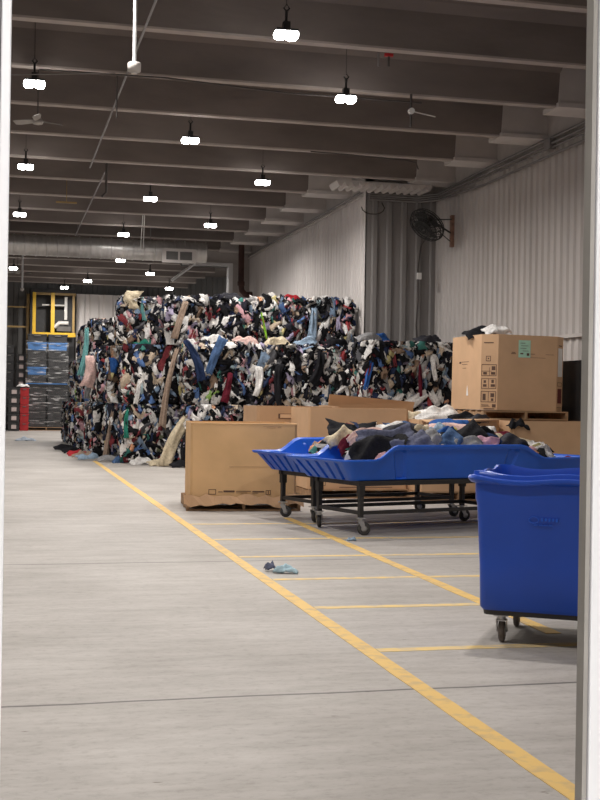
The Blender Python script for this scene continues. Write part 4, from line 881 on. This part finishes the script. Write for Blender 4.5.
# ------------------------------------------------------------------ rear: yellow frame, machine, rails
t = thing('yellow_frame', 'yellow steel guard frame with a middle post on the end wall', 'frame', (0, 55.2, 0))
MB().bx(1.33, 1.47, -.08, .08, 4.2, 6.05).build('post', 'yellow_steel', t); MB().bx(2.12, 2.28, -.08, .08, 4.2, 6.05).build('post', 'yellow_steel', t); MB().bx(3.05, 3.15, -.08, .08, 4.2, 6.05).build('post', 'tan_steel', t)
MB().bx(1.33, 3.2, -.1, .1, 4.12, 4.3).build('bottom_rail', 'yellow_steel', t); MB().bx(1.33, 3.2, -.07, .07, 5.95, 6.05).build('top_rail', 'tan_steel', t)
struct('trim_8', MB().bx(1.25, 3.2, 55.9, 56.4, 0, 6.3), 'tote_black', 'black block behind the yellow frame, shade of the opening in its colour')  # solid box; the opening's shade is put into its black
t = thing('lift_machine', 'pale machine arm and head behind the yellow frame', 'machine', (0, 55.5, 0))
MB().bx(2.72, 2.84, -.1, .1, 4.9, 5.9).bx(2.74, 2.82, -.05, .42, 5.3, 5.4).build('mast', 'machine', t); MB().bx(1.75, 2.75, -.08, .08, 5.5, 5.56).build('arm', 'machine', t); MB().tube([(2.3, 0, 4.55), (2.5, 0, 4.75), (2.9, 0, 4.75)], .09, 10).build('head', 'machine', t); MB().bx(2.4, 3.0, -.12, .12, 4.38, 4.6).build('lower_unit', 'grille', t)
t = thing('wall_rails', 'tan post and two rails left of the yellow frame', 'rail', (0, 55.6, 0))
MB().bx(1.08, 1.2, -.05, .05, 0, 6.0).build('post', 'tan_steel', t); MB().bx(.0, 1.08, -.04, .04, 5.38, 5.44).build('rail', 'tan_steel', t); MB().bx(.0, 1.08, -.04, .04, 4.5, 4.58).build('rail', 'tan_steel', t)

# ------------------------------------------------------------------ rear: stacks of totes
def tote_mesh(w, d, h):
    m = MB(); m.box((0, 0, h / 2 - .01), (w - .05, d - .05, h - .03), taper=.93); m.box((0, 0, h - .035), (w - .01, d - .01, .05)); return m
prot = {}
def tote(kind, x, y, z, label, w=.86, d=.6, h=.355, group='totes wrapped in film at the back', sticker=False):
    key = (kind, w, h, sticker)
    if key not in prot:
        t = thing('storage_tote', label, 'tote', (x, y, z), 0, group); tote_mesh(w, d, h).build('tote_body', kind, t)
        MB().bx(-w * .16, w * .16, -d / 2 - .006, -d / 2 + .03, h - .1, h - .06).build('handle', 'grille' if kind != 'tote_blue' else 'tote_blue', t)
        if sticker: MB().bx(-w * .2, w * .2, -d / 2 - .008, -d / 2 + .02, h * .25, h * .7).build('sticker', 'paper_pink', t)
        prot[key] = t
    else:
        t = copy_tree(prot[key]); t.location = (x, y, z)
    return tag(t, label, 'tote', group)
rows = ['bottom', 'second', 'third', 'fourth', 'fifth', 'sixth', 'seventh', 'eighth', 'ninth', 'tenth', 'eleventh']
pl_ = pallet(1.98, 54.9, 0, 1.8, .8, 0, 'wooden pallet under the film-wrapped totes')
z = .15
for r_ in range(11):
    if r_ == 5:
        t = thing('blue_pallet', 'blue plastic pallet between the lower and upper wrapped loads', 'pallet', (1.98, 54.9, z)); MB().bx(-.9, .9, -.38, .38, .08, .12).build('deck', 'tote_blue', t); MB().bx(-.85, .85, -.36, .36, 0, .08).build('feet', 'tote_black', t); z += .125
    for c_ in (0, 1):
        kind = 'tote_blue' if (r_ == 9 or (r_ == 6 and c_ == 0)) else 'tote_black'
        tote(kind, 1.54 + c_ * .88, 54.9, z, '%s tote, %s row, %s column of the film-wrapped load' % ('blue' if kind == 'tote_blue' else 'black', rows[r_], 'left' if c_ == 0 else 'right'))
    z += .357
m = MB(); m.rings([[(-.92, -.36, zz), (.90, -.36, zz), (.90, .36, zz), (-.92, .36, zz)] for zz in (.1, z - .3)], smooth=False, cap0=False, cap1=False)
o = m.build('stretch_film', 'film'); o.location = (1.98, 54.9, 0); tag(o, 'clear shiny stretch film wound round the tote stacks', 'film')
for r_ in range(5):
    tote('tote_black', .58, 53.6, .37 * r_, 'black stickered tote, %s from floor, near left stack beside the red totes' % rows[r_], .52, .6, .37, 'labelled totes at the far left', True)
for r_ in range(5):
    tote('tote_red', 1.02, 54.2, .37 * r_, 'red tote, %s from the floor beside the wrapped load' % rows[r_], .42, .6, .37, 'red totes at the far left')
for r_ in range(9):
    tote('tote_black', .88, 55.3, .37 * r_, 'black stickered tote, %s from floor, tall stack behind the red totes' % rows[r_], .46, .6, .37, 'labelled totes at the far left', True)
for r_ in range(10):
    tote('tote_black', .36, 55.3, .37 * r_, 'black tote, %s from the floor in the leftmost rear stack' % rows[r_], .46, .6, .37, 'rear black totes')
garment('loose_garment', 'white cloth lying on top of the red totes', (.95, 54.0, 1.92), .28, .2, K['white'], .07)

# ------------------------------------------------------------------ litter on the floor
garment('floor_litter', 'light blue and white scrap on the long yellow line', (2.42, 10.35, .03), .11, .05, (.45, .62, .70), .03, (0, 0, 1), (1, -.3, 0), 'litter', floor=.004)
garment('floor_litter', 'small dark scrap beside the light blue one', (2.32, 10.5, .04), .05, .04, K['slate'], .03, (0, 0, 1), (1, 0, 0), 'litter', floor=.004)
garment('floor_litter', 'small light blue scrap near the tub wheel', (3.68, 12.65, .02), .05, .03, K['sky'], .02, (0, 0, 1), (1, 0, 0), 'litter', floor=.004)
garment('floor_litter', 'white and blue rag on the floor far left', (.85, 41.7, .04), .35, .16, (.55, .62, .72), .06, (0, 0, 1), (1, 0, 0), 'litter', floor=.004)
